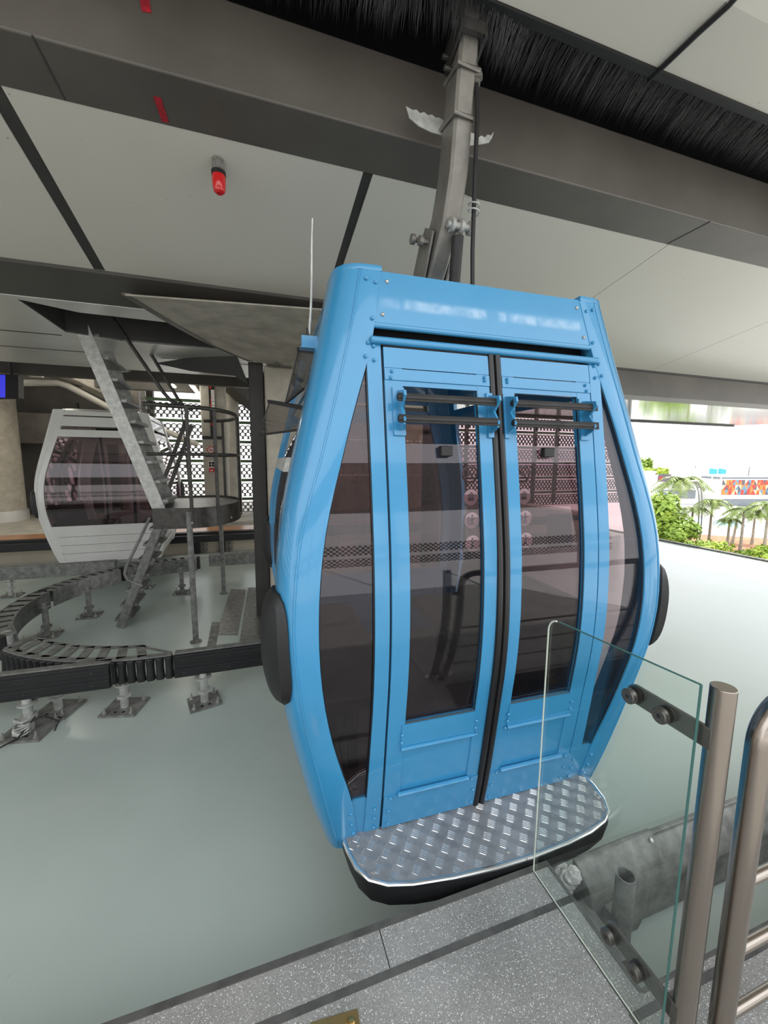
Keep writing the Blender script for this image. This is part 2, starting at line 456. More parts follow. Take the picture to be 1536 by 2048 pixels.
# ------------------------------------------------------------------ mesh helpers
class MB:
    def __init__(self):
        self.v = []
        self.f = []

    def add(self, verts, faces):
        n = len(self.v)
        self.v += [V(p) for p in verts]
        self.f += [tuple(i+n for i in f) for f in faces]
        return self

    def box(self, x0, x1, y0, y1, z0, z1):
        return self.obox(V(((x0+x1)/2, (y0+y1)/2, (z0+z1)/2)), V(((x1-x0)/2, 0, 0)), V((0, (y1-y0)/2, 0)), V((0, 0, (z1-z0)/2)))

    def obox(self, c, a, b, d):
        c, a, b, d = V(c), V(a), V(b), V(d)
        p = [c-a-b-d, c+a-b-d, c+a+b-d, c-a+b-d, c-a-b+d, c+a-b+d, c+a+b+d, c-a+b+d]
        return self.add(p, [(0, 3, 2, 1), (4, 5, 6, 7), (0, 1, 5, 4), (1, 2, 6, 5), (2, 3, 7, 6), (3, 0, 4, 7)])

    def bar(self, p0, p1, w, h, up=(0, 0, 1)):
        p0, p1, up = V(p0), V(p1), V(up)
        d = (p1-p0)
        s = d.cross(up)
        if s.length < 1e-6:
            s = d.cross(V((1, 0, 0)))
        s.normalize()
        u = s.cross(d).normalized()
        return self.obox((p0+p1)/2, d/2, s*(w/2), u*(h/2))

    def cyl(self, p0, p1, r0, r1=None, n=16):
        r1 = r0 if r1 is None else r1
        p0, p1 = V(p0), V(p1)
        d = (p1-p0).normalized()
        a = d.orthogonal().normalized()
        b = d.cross(a)
        vs = []
        for p, r in ((p0, r0), (p1, r1)):
            for i in range(n):
                t = 2*PI*i/n
                vs.append(p+a*(r*math.cos(t))+b*(r*math.sin(t)))
        fs = [(i, (i+1) % n, n+(i+1) % n, n+i) for i in range(n)]
        fs += [tuple(range(n-1, -1, -1)), tuple(range(n, 2*n))]
        return self.add(vs, fs)

    def pipe(self, p0, p1, r, ri, n=20):
        """open-ended tube with a wall"""
        p0, p1 = V(p0), V(p1)
        d = (p1-p0).normalized()
        a = d.orthogonal().normalized()
        b = d.cross(a)
        vs = []
        for p, q in ((p0, r), (p1, r), (p1, ri), (p0, ri)):
            for i in range(n):
                t = 2*PI*i/n
                vs.append(p+a*(q*math.cos(t))+b*(q*math.sin(t)))
        fs = []
        for k in range(4):
            k2 = (k+1) % 4
            fs += [(k*n+i, k*n+(i+1) % n, k2*n+(i+1) % n, k2*n+i) for i in range(n)]
        return self.add(vs, fs)

    def tube(self, pts, r, n=10, closed=False):
        pts = [V(p) for p in pts]
        m = len(pts)
        rs = r if isinstance(r, (list, tuple)) else [r]*m
        a = None
        vs = []
        for i, p in enumerate(pts):
            q0 = pts[(i-1) % m] if (closed or i > 0) else pts[i]
            q1 = pts[(i+1) % m] if (closed or i < m-1) else pts[i]
            d = (q1-q0).normalized()
            if a is None:
                a = d.orthogonal().normalized()
            a = (a-d*a.dot(d))
            if a.length < 1e-6:
                a = d.orthogonal()
            a.normalize()
            b = d.cross(a)
            for k in range(n):
                t = 2*PI*k/n
                vs.append(p+a*(rs[i]*math.cos(t))+b*(rs[i]*math.sin(t)))
        fs = []
        for i in range(m if closed else m-1):
            j = (i+1) % m
            fs += [(i*n+k, i*n+(k+1) % n, j*n+(k+1) % n, j*n+k) for k in range(n)]
        if not closed:
            fs += [tuple(range(n-1, -1, -1)), tuple((m-1)*n+k for k in range(n))]
        return self.add(vs, fs)

    def loft(self, loops, caps=True):
        n = len(loops[0])
        vs = [p for L in loops for p in L]
        fs = []
        for i in range(len(loops)-1):
            fs += [(i*n+k, i*n+(k+1) % n, (i+1)*n+(k+1) % n, (i+1)*n+k) for k in range(n)]
        if caps:
            fs += [tuple(range(n-1, -1, -1)), tuple((len(loops)-1)*n+k for k in range(n))]
        return self.add(vs, fs)

    def prism(self, pts, vec):
        pts = [V(p) for p in pts]
        return self.loft([pts, [p+V(vec) for p in pts]])

    def ball(self, c, rx, ry=None, rz=None, nu=12, nv=8):
        ry = rx if ry is None else ry
        rz = rx if rz is None else rz
        c = V(c)
        vs = [c+V((0, 0, rz))]
        for j in range(1, nv):
            t = PI*j/nv
            for i in range(nu):
                p = 2*PI*i/nu
                vs.append(c+V((rx*math.sin(t)*math.cos(p), ry*math.sin(t)*math.sin(p), rz*math.cos(t))))
        vs.append(c-V((0, 0, rz)))
        fs = [(0, 1+i, 1+(i+1) % nu) for i in range(nu)]
        for j in range(nv-2):
            a, b = 1+j*nu, 1+(j+1)*nu
            fs += [(a+i, b+i, b+(i+1) % nu, a+(i+1) % nu) for i in range(nu)]
        L = len(vs)-1
        a = 1+(nv-2)*nu
        fs += [(L, a+(i+1) % nu, a+i) for i in range(nu)]
        return self.add(vs, fs)

    def rivet(self, c, r=0.007):
        return self.ball(c, r, r, r, 8, 5)

    def build(self, name, mat, parent=None, label=None, bevel=0.0, flat=False, kind=None, origin=None, angle=32):
        if parent is not None and origin is None:
            origin = ORIG.get(parent.name, V((0, 0, 0)))
        org = V(origin) if origin is not None else V((0, 0, 0))
        me = bpy.data.meshes.new(name)
        me.from_pydata([tuple(p-org) for p in self.v], [], self.f)
        bm = bmesh.new()
        bm.from_mesh(me)
        bmesh.ops.recalc_face_normals(bm, faces=bm.faces)
        if not flat:
            th = R(angle)
            for fc in bm.faces:
                fc.smooth = True
            for e in bm.edges:
                if len(e.link_faces) == 2:
                    e.smooth = e.calc_face_angle(0) < th
                else:
                    e.smooth = False
        bm.to_mesh(me)
        bm.free()
        me.materials.append(M[mat] if isinstance(mat, str) else mat)
        o = bpy.data.objects.new(name, me)
        COL.objects.link(o)
        if parent is not None:
            o.parent = parent
            ORIG[o.name] = org
        elif origin is not None:
            o.location = org
            ORIG[o.name] = org
        if label:
            o['label'] = label
        if kind:
            o['kind'] = kind
        if bevel:
            md = o.modifiers.new('edge_rounding', 'BEVEL')
            md.width = bevel
            md.segments = 2
            md.limit_method = 'ANGLE'
            md.angle_limit = R(40)
            md.harden_normals = False
        return o


ORIG = {}


def empty(name, label, cat, loc, group=None, rotz=0.0, local=False):
    o = bpy.data.objects.new(name, None)
    COL.objects.link(o)
    o.empty_display_size = 0.1
    o.location = loc
    o.rotation_euler = (0, 0, rotz)
    o['label'] = label
    o['category'] = cat
    if group:
        o['group'] = group
    ORIG[o.name] = V((0, 0, 0)) if local else V(loc)
    return o


def tag(o, label, cat, group=None):
    o['label'] = label
    o['category'] = cat
    if group:
        o['group'] = group
    return o


def struct(name, mb, mat, **k):
    o = mb.build(name, mat, **k)
    o['kind'] = 'structure'
    return o


def interp(xs, ys):
    def g(z):
        if z <= xs[0]:
            return ys[0]+(z-xs[0])*(ys[1]-ys[0])/(xs[1]-xs[0])
        for i in range(len(xs)-1):
            if z <= xs[i+1]:
                # smooth (Catmull-Rom) interpolation
                t = (z-xs[i])/(xs[i+1]-xs[i])
                h = xs[i+1]-xs[i]
                m0 = (ys[i+1]-ys[i-1])/(xs[i+1]-xs[i-1]) if i > 0 else (ys[i+1]-ys[i])/h
                m1 = (ys[i+2]-ys[i])/(xs[i+2]-xs[i]) if i+2 < len(xs) else (ys[i+1]-ys[i])/h
                return (2*t**3-3*t*t+1)*ys[i]+(t**3-2*t*t+t)*h*m0+(-2*t**3+3*t*t)*ys[i+1]+(t**3-t*t)*h*m1
        return ys[-1]+(z-xs[-1])*(ys[-1]-ys[-2])/(xs[-1]-xs[-2])
    return g


def lins(a, b, n):
    return [a+(b-a)*i/(n-1) for i in range(n)]


# ------------------------------------------------------------------ gondola cabin
ZS = [0.0, .03, .16, .33, .55, .74, .915, 1.07, 1.21, 1.40, 1.59, 1.79, 1.95, 2.24]
fprof = interp(ZS, [.006, 0, -.025, -.053, -.085, -.112, -.122, -.118, -.107, -.080, -.048, -.013, .018, .078])
wprof = interp([0, .14, .35, .59, .80, .95, 1.18, 1.32, 1.45, 1.65, 1.85, 2.07, 2.24], [.685, .727, .775, .823, .848, .853, .843, .825, .800, .752, .702, .652, .612])
inprof = interp([0, .22, .36, .51, .67, .81, .95, 1.10, 1.25, 1.40, 1.55, 1.71, 1.89, 1.98, 2.24], [.552, .583, .622, .662, .692, .708, .713, .708, .691, .660, .618, .572, .515, .490, .440])
crprof = interp([0, .06, .31, .62, .84, 1.0, 1.25, 1.42, 1.58, 2.02, 2.24], [.632, .648, .702, .762, .790, .795, .772, .730, .680, .565, .520])
DEPTH = 1.88
TOP = 2.235
ex_ = V((math.cos(R(-1.6)), math.sin(R(-1.6)), 0))
CAB_O = V((0.901, 1.404, 0)) + ex_*0.012
CAB_ROT = R(-1.6)


def S(face, u, z, off=0.0):
    if face == 'F':
        return V((u, fprof(z)-off, z))
    if face == 'B':
        return V((u, DEPTH-fprof(z)+off, z))
    w = wprof(z)-0.02+off
    return V((w, u, z)) if face == 'R' else V((-w, u, z))


def strip(mb, face, ul, ur, z0, z1, off=0.0, th=0.02, nz=14):
    """a slab that follows a face of the cabin between the curves ul(z) and ur(z)"""
    fl = ul if callable(ul) else (lambda z, c=ul: c)
    fr = ur if callable(ur) else (lambda z, c=ur: c)
    loops = []
    for z in lins(z0, z1, nz):
        a, b = fl(z), fr(z)
        loops.append([S(face, a, z, off), S(face, b, z, off), S(face, b, z, off-th), S(face, a, z, off-th)])
    return mb.loft(loops)


def post_mb(sx, back):
    mb = MB()
    loops = []
    for z in lins(-0.03, TOP, 30):
        f = fprof(z)
        xi, xc, w = inprof(z), crprof(z), wprof(z)
        ry = 0.115
        L = [(xi, f+.035), (xi, f-.004), (xi+.012, f-.007), (xc-.012, f-.004), (xc, f-.001)]
        for t in (12, 26, 40, 54, 68, 80, 90):
            L.append((xc+(w-xc)*math.sin(R(t)), f+ry*(1-math.cos(R(t)))))
        L += [(w, f+.20), (w-.03, f+.20), (w-.03, f+ry), (xc, f+.04)]
        loops.append([V((sx*x, (DEPTH-y if back else y), z)) for x, y in L])
    mb.loft(loops)
    # raised seam along the front edge of the post
    pts = []
    for z in lins(0.0, TOP-.004, 26):
        y = fprof(z)-.001
        pts.append(V((sx*crprof(z), DEPTH-y if back else y, z)))
    mb.tube(pts, 0.0045, 6)
    # rivets
    fc = 'B' if back else 'F'
    for z, dx in ((2.20, .055), (2.19, .018), (2.055, .012), (1.965, .014), (1.915, .012), (.05, .014), (.10, .016), (.16, .014)):
        mb.rivet(S(fc, sx*(inprof(z)+dx), z, .009), .0075)
    return mb


def top_cap_mb(sx, back):
    mb = MB()
    lo = []
    for z, k in ((TOP, 1.0), (TOP+.012, .995), (TOP+.020, .96)):
        f = fprof(TOP)
        xi, xc, w = inprof(TOP), crprof(TOP), wprof(TOP)
        L = [(xi, f+.19), (xi, f-.008), (xc, f-.004)]
        for t in (20, 40, 60, 80, 90):
            L.append((xc+(w-xc)*math.sin(R(t)), f+.115*(1-math.cos(R(t)))))
        L.append((w, f+.19))
        cx, cy = (xi+w)/2, f+.1
        lo.append([V((sx*(cx+(x-cx)*k), DEPTH-(cy+(y-cy)*k) if back else cy+(y-cy)*k, z)) for x, y in L])
    return mb.loft(lo)


def make_cabin(name, label, loc, rotz, paint, header, group, door_kit=True, pictos=True):
    root = empty(name, label, 'gondola', loc, group, rotz, local=True)
    D = DEPTH
    # ---- corner posts
    for sx in (-1, 1):
        for back in (False, True):
            p = post_mb(sx, back).build('corner_post', paint, root)
            top_cap_mb(sx, back).build('post_cap', paint, p)
    # ---- floor pan, roof and lining
    mb = MB()
    loops = []
    for z, k in ((-.06, .90), (-.03, .97), (.012, .985)):
        w = wprof(0.02)*k-.01
        loops.append([V((-w+.06, .02, z)), V((w-.06, .02, z)), V((w, .12, z)), V((w, D-.12, z)), V((w-.06, D-.02, z)), V((-w+.06, D-.02, z)), V((-w, D-.12, z)), V((-w, .12, z))])
    mb.loft(loops)
    mb.build('floor_pan', 'inner', root)
    mb = MB()
    loops = []
    for z, k in ((TOP-.045, .985), (TOP+.005, .985), (TOP+.035, .93), (TOP+.055, .80), (TOP+.062, .5)):
        w, y0, y1 = .60*k, D/2-(D/2-.10)*k, D/2+(D/2-.10)*k
        c = .10*k
        loops.append([V((-w+c, y0, z)), V((w-c, y0, z)), V((w, y0+c, z)), V((w, y1-c, z)), V((w-c, y1, z)), V((-w+c, y1, z)), V((-w, y1-c, z)), V((-w, y0+c, z))])
    mb.loft(loops)
    mb.build('roof', paint, root)
    # ---- benches
    for sx in (-1, 1):
        b = MB()
        b.box(sx*.26, sx*.70, .30, D-.30, .36, .44)
        b.box(sx*.46, sx*.52, .36, D-.36, .012, .36)
        b.build('bench', 'seat', root, bevel=.015)
        b = MB()
        b.loft([[V((sx*.68, .30, .44)), V((sx*.74, .30, .44)), V((sx*.74, D-.30, .44)), V((sx*.68, D-.30, .44))],
                [V((sx*.74, .30, .80)), V((sx*.79, .30, .80)), V((sx*.79, D-.30, .80)), V((sx*.74, D-.30, .80))]])
        b.build('bench_back', 'seat', root, bevel=.012)
    # ---- headers of the four faces
    mb = MB()
    strip(mb, 'F', lambda z: -inprof(z)-.004, lambda z: inprof(z)+.004, 2.035, TOP+.002, .002, .022, 5)
    hp = mb.build('header_panel', header, root)
    mb = MB()
    mb.tube([S('F', x, 2.036, -.006) for x in lins(-.482, .482, 9)], .011, 10)
    mb.build('header_lip', paint, hp)
    for sx in (-1, 1):
        for z in (2.20, 2.075):
            MB().rivet(S('F', sx*(inprof(z)-.025), z, .003), .0075).build('screw', 'zinc', hp)
    mb = MB()
    strip(mb, 'F', -.50, .50, 1.94, 2.10, -.075, .015, 4)
    mb.build('vent_recess', 'black', root)
    mb = MB()
    mb.tube([S('F', x, 1.976, .012) for x in lins(-.497, .497, 9)], .0135, 12)
    mb.build('drip_rail', paint, root, label='round drip rail above the doors')
    for face in ('B', 'L', 'R'):
        mb = MB()
        if face == 'B':
            lo, hi = (lambda z: -inprof(z)-.004), (lambda z: inprof(z)+.004)
        else:
            lo, hi = .19, D-.19
        strip(mb, face, lo, hi, 2.175, TOP, .004, .02, 4)
        strip(mb, face, lo, hi, 2.015, 2.155, .004, .02, 4)
        strip(mb, face, lo, hi, 1.86, 1.965, .004, .02, 4)
        hb = mb.build('header_panel', paint, root)
        # pane
        mb = MB()
        zb = .56
        if face == 'B':
            strip(mb, face, lo, hi, zb-.02, 1.87, -.008, .006, 24)
        else:
            strip(mb, face, lo, hi, zb-.02, 1.87, -.004, .006, 24)
        mb.build('window_pane', 'tint', root)
        mb = MB()
        strip(mb, face, lo, hi, -.01, zb, .002, .02, 8)
        for z in (.14, .27, .40):
            strip(mb, face, lo, hi, z, z+.012, .010, .012, 3)
        lp_ = mb.build('lower_panel', paint, root)
        for z in (.145, .275, .405):
            MB().tube([S(face, u, z-.006, .004) for u in ((-.60, -.3, 0, .3, .60) if face == 'B' else lins(.2, D-.2, 5))], .0045, 6).build('panel_groove', 'groove', lp_)
    # ---- door face: fixed side panes and uprights
    for s in (-1, 1):
        mb = MB()
        strip(mb, 'F', lambda z: s*.460, lambda z: s*(.514+.02*max(0, (.6-z))), .01, 1.972, .003, .03, 20)
        for z in (1.955, 1.905, .05, .10, .15):
            mb.rivet(S('F', s*.487, z, .006), .0072)
        mb.build('door_upright', paint, root)
        mb = MB()
        strip(mb, 'F', lambda z: s*.508, lambda z: s*(inprof(z)+.006), .21, 1.90, -.010, .006, 26)
        mb.build('side_pane', 'tint', root)
        mb = MB()
        strip(mb, 'F', lambda z: s*.508, lambda z: s*(inprof(z)+.006), .0, .215, -.004, .02, 5)
        mb.build('sill_panel', paint, root)
        mb = MB()     # black edging of the pane on the post side and by the door
        mb.tube([S('F', s*(inprof(z)-.001), z, -.006) for z in lins(.215, 1.895, 24)], .0035, 6)
        mb.tube([S('F', s*(.516+.02*max(0, .6-z)), z, -.004) for z in lins(.215, 1.895, 24)], .0032, 6)
        mb.build('pane_gasket', 'seal', root)
    # black gap behind the doors' outlines
    mb = MB()
    for s in (-1, 1):
        strip(mb, 'F', s*.440, s*.478, .0, 1.965, -.012, .02, 18)
    strip(mb, 'F', -.47, .47, .0, .032, -.008, .03, 3)
    mb.build('door_gap', 'seal', root)
    # ---- doors
    for s in (-1, 1):
        fr = MB()
        zt, zb, zw0, zw1 = 1.955, .034, .540, 1.822
        xi, xo = .028, .452          # inner and outer edge
        wi, wo = .082, .384          # window edges
        strip(fr, 'F', s*wo, s*xo, zb, zt, .006, .03, 24)
        strip(fr, 'F', s*xi, s*wi, zb, zt, .006, .03, 24)
        strip(fr, 'F', s*xi, s*xo, 1.882, zt, .008, .02, 4)
        strip(fr, 'F', s*xi, s*xo, 1.838, 1.878, .010, .02, 3)
        strip(fr, 'F', s*(wi-.002), s*(wo+.002), zw1-.004, 1.842, .005, .02, 3)
        strip(fr, 'F', s*(wi-.004), s*(wo+.012), .438, zw0+.004, .010, .03, 5)
        fr.tube([S('F', s*x, .434, .014) for x in lins(wi-.004, wo+.012, 4)], .008, 8)
        strip(fr, 'F', s*(wi-.01), s*(wo+.004), .20, .44, .001, .02, 6)
        fr.tube([S('F', s*x, .207, .014) for x in lins(wi-.004, wo+.012, 4)], .010, 8)
        strip(fr, 'F', s*xi, s*xo, zb, .204, .010, .02, 5)
        for z, x in ((1.858, .05), (1.845, .43), (1.87, .05), (1.868, .425), (.50, .075), (.50, .395), (.465, .075), (.465, .395), (.432, .07), (.195, .06), (.195, .425), (.13, .045), (.13, .43), (.06, .045), (.06, .43)):
            fr.rivet(S('F', s*x, z, .013), .0068)
        dr = fr.build('door', paint, root, label='left leaf of the sliding doors' if s < 0 else 'right leaf of the sliding doors')
        mb = MB()
        strip(mb, 'F', s*(wi-.004), s*(wo+.004), zw0-.004, 1.612, -.010, .006, 22)
        mb.build('window_pane', 'tint', dr)
        mb = MB()
        mb.tube([S('F', s*wi, z, -.002) for z in lins(zw0, zw1, 18)], .0035, 6)
        mb.tube([S('F', s*wo, z, -.002) for z in lins(zw0, zw1, 18)], .0035, 6)
        mb.tube([S('F', s*x, zw0+.004, .001) for x in lins(wi, wo, 3)], .004, 6)
        mb.build('pane_gasket', 'seal', dr)
        mb = MB()
        mb.tube([S('F', s*(xi-.013), z, .004+.004*math.sin(z*3)) for z in lins(.03, 1.96, 30)], .0145, 10)
        mb.build('edge_seal', 'seal', dr)
        mb = MB()
        mb.box(s*.225-.024, s*.225+.024, fprof(1.585)-.016, fprof(1.585)+.012, 1.567, 1.605)
        mb.build('pane_latch', 'black', dr, bevel=.004)
        if door_kit:
            for z in (1.768, 1.694):
                mb = MB()
                mb.tube([S('F', s*x, z, .060) for x in (.030, .39, .425)], .0105, 10)
                mb.tube([S('F', s*x, z+.010, .066) for x in (.030, .39, .425)], .0045, 6)
                mb.tube([S('F', s*x, z-.010, .066) for x in (.030, .39, .425)], .0045, 6)
                mb.build('ski_rack_bar', 'rubber', dr, label='black rubber bar across the door')
            for x in (.036, .405):
                mb = MB()
                y = fprof(1.73)
                prof = [(0, 1.655), (.0, 1.80), (-.075, 1.79), (-.082, 1.772), (-.062, 1.752), (-.045, 1.735), (-.062, 1.715), (-.080, 1.694), (-.074, 1.675), (-.03, 1.655)]
                mb.prism([V((s*x-.004, y+a, z)) for a, z in prof], V((.008, 0, 0)))
                strip(mb, 'F', s*x-.022 if x > .2 else s*x-.012, s*x+.022 if x > .2 else s*x+.012, 1.64, 1.81, .016, .014, 4)
                mb.build('rack_bracket', paint, dr)
        if pictos:
            for z, kind in ((1.500, 'ban'), (1.412, 'bag'), (1.325, 'walk'), (1.238, 'ski')):
                x = s*.118
                c = S('F', x, z, -.019)
                nrm = V((0, -1, 0))
                mb = MB()
                r = .031
                if kind == 'ban':
                    mb.tube([c+V((r*math.cos(t), -.001, r*math.sin(t))) for t in lins(0, 2*PI*23/24, 24)], .0035, 6, closed=True)
                    mb.bar(c+V((-.021, -.001, .021)), c+V((.021, -.001, -.021)), .005, .004)
                    mb.bar(c+V((-.014, -.001, 0)), c+V((.016, -.001, .001)), .004, .006)
                    mb.build('window_sticker', 'sticker_ink', dr, label='round no smoking sticker')
                    continue
                mb.cyl(c, c+V((0, -.0012, 0)), r, r, 28)
                st = mb.build('window_sticker', 'sticker', dr, label='round pale safety sticker')
                mb = MB()
                q = c+V((0, -.0024, 0))

                def limb(x0, z0, x1, z1, w):
                    mb.bar(q+V((x0, 0, z0)), q+V((x1, 0, z1)), .0016, w, up=(1, 0, 0.2))
                if kind == 'bag':
                    limb(-.012, 0, .012, 0, .026)
                    limb(-.005, .017, .005, .017, .004)
                elif kind == 'walk':
                    mb.ball(q+V((0, 0, .018)), .0045, .001, .0045, 8, 5)
                    limb(0, .012, 0, -.004, .009)
                    limb(0, -.002, -.007, -.021, .005)
                    limb(0, -.002, .008, -.020, .005)
                    limb(-.012, .001, .012, .007, .004)
                    limb(-.016, .015, -.016, -.02, .004)
                else:
                    mb.ball(q+V((-.002, 0, .018)), .0045, .001, .0045, 8, 5)
                    limb(-.002, .012, -.002, -.004, .008)
                    limb(-.002, -.004, -.008, -.019, .005)
                    limb(-.002, -.004, .006, -.019, .005)
                    limb(-.002, .008, .012, .004, .004)
                    limb(-.018, -.021, .016, -.021, .003)
                mb.build('pictogram', 'sticker_ink', st)
    if pictos:
        mb = MB()
        strip(mb, 'F', .225, .345, 1.20, 1.335, -.022, .002, 4)
        mb.build('notice_sheet', 'grey_sheet', root, label='dark grey square sheet behind the right door pane')
    # ---- bumpers on the four corners
    for sx in (-1, 1):
        for back in (False, True):
            mb = MB()
            loops = []
            for i in range(17):
                t = -1+2*i/16
                z = .893+.205*t
                k = max(.12, (1-abs(t)**3.0)**.5 if abs(t) < 1 else 0)
                f_, xc, w = fprof(z), crprof(z), wprof(z)
                base = []
                for an in (16, 34, 52, 70, 86):
                    s_, c_ = math.sin(R(an)), math.cos(R(an))
                    base.append((V((xc+(w-xc)*s_, f_+.115*(1-c_), 0)), V((s_, -c_, 0))))
                for yy in (.15, .19, .225):
                    base.append((V((w, f_+yy, 0)), V((1, 0, 0))))
                n_ = len(base)
                mid = (n_-1)/2
                L, I = [], []
                for j, (q, nn) in enumerate(base):
                    u = (j-mid)/mid
                    # narrower towards the two ends of the pad
                    j2 = mid+u*mid*(.35+.65*k)
                    ja = int(min(n_-2, max(0, math.floor(j2))))
                    fr = j2-ja
                    qq = base[ja][0].lerp(base[ja+1][0], fr)
                    n2 = base[ja][1].lerp(base[ja+1][1], fr).normalized()
                    o_ = qq+n2*(.010+.042*k*(1-abs(u)**3.5))
                    i_ = qq-n2*.006
                    L.append(V((sx*o_.x, D-o_.y if back else o_.y, z)))
                    I.append(V((sx*i_.x, D-i_.y if back else i_.y, z)))
                loops.append(L+I[::-1])
            mb.loft(loops)
            mb.build('bumper', 'black', root, label='black rubber bumper on the corner post')
    # ---- boarding step
    out = [(-.612, .005), (-.604, -.06), (-.585, -.135), (-.55, -.19), (-.49, -.225), (-.40, -.248), (-.25, -.268), (-.08, -.280), (.08, -.282), (.25, -.274), (.38, -.258), (.47, -.235), (.53, -.200), (.562, -.145), (.578, -.07), (.582, .005)]
    mb = MB()
    mb.prism([V((x, y, .012)) for x, y in out], V((0, 0, .018)))
    st = mb.build('boarding_step', 'chequer', root, label='chequer plate boarding step')
    mb = MB()

    def inside(x, y):
        yb = None
        for (a, b), (c, d) in zip(out, out[1:]):
            if a <= x <= c and c > a:
                yb = b+(d-b)*(x-a)/(c-a)
        return yb is not None and yb+.012 < y < -.012 and -.598 < x < .566
    px, py = .0465, .0465
    for i in range(-13, 14):
        for j in range(0, 7):
            cx, cy = i*px*1.0, -.022-j*py
            alt = (i+j) % 2
            for k in range(5):
                o_ = (k-2)*.0078
                ang = R(52) if alt else R(-38)
                dx, dy = math.cos(ang), math.sin(ang)
                q = V((cx-dy*o_, cy+dx*o_, .030))
                if not inside(q.x, q.y):
                    continue
                a, b = V((dx, dy, 0))*.0175, V((-dy, dx, 0))*.0017
                mb.add([q-a, q+b-a*.3, q+b+a*.3, q+a, q-b+a*.3, q-b-a*.3, q+V((0, 0, .0028))-a*.55, q+V((0, 0, .0028))+a*.55],
                       [(0, 1, 6), (1, 2, 7, 6), (2, 3, 7), (3, 4, 7), (4, 5, 6, 7), (5, 0, 6)])
    mb.build('tread_pattern', 'chrome', st)
    mb = MB()
    mb.tube([V((x, y, .027)) for x, y in out], .009, 10)
    mb.build('edge_trim', 'chrome', st, label='bright rounded edge strip')
    mb = MB()
    loops = []
    for z, k in ((.026, 1.0), (-.03, 1.0), (-.055, .99), (-.065, .965)):
        loops.append([V((x*k, (y-.006)*k if y < 0 else y, z)) for x, y in out])
    mb.loft(loops)
    mb.build('step_skirt', 'black', st, label='black rubber skirt under the step')
    for x, y in ((-.56, -.05), (-.53, -.17), (.53, -.045), (.545, -.13), (0, -.24)):
        MB().cyl(V((x, y, .03)), V((x, y, .036)), .009, .007, 8).build('screw', 'zinc', st)
    return root


blue = make_cabin('gondola_cabin', 'blue gondola cabin with double doors and chequer step at the platform edge', CAB_O, CAB_ROT, 'blue', 'header', 'gondola cabins in the station')


def loc(p):
    """place point -> blue cabin's own frame"""
    q = V(p)-CAB_O
    c, s = math.cos(-CAB_ROT), math.sin(-CAB_ROT)
    return V((q.x*c-q.y*s, q.x*s+q.y*c, q.z))


# hanger arm of the blue cabin
hx = 0.94
hpts = [(2.36, 2.27, .085), (2.25, 2.38, .090), (2.13, 2.50, .095), (2.03, 2.60, .092), (1.93, 2.71, .085), (1.865, 2.87, .076), (1.835, 3.04, .068), (1.81, 3.20, .062), (1.785, 3.34, .058), (1.765, 3.55, .056)]


def arm_mb(frame):
    mb = MB()
    lp = []
    for i, (y, z, h) in enumerate(hpts):
        a = V((0, hpts[max(0, i-1)][0], hpts[max(0, i-1)][1]))
        b = V((0, hpts[min(len(hpts)-1, i+1)][0], hpts[min(len(hpts)-1, i+1)][1]))
        d = (b-a).normalized()
        nn = V((0, -d.z, d.y))
        c = V((hx, y, z))
        w = .045
        e = .012
        lp.append([frame(c+V((sx, 0, 0))+nn*sy) for sx, sy in ((-w, -h+e), (-w+e, -h), (w-e, -h), (w, -h+e), (w, h-e), (w-e, h), (-w+e, h), (-w, h-e))])
    return mb.loft(lp)


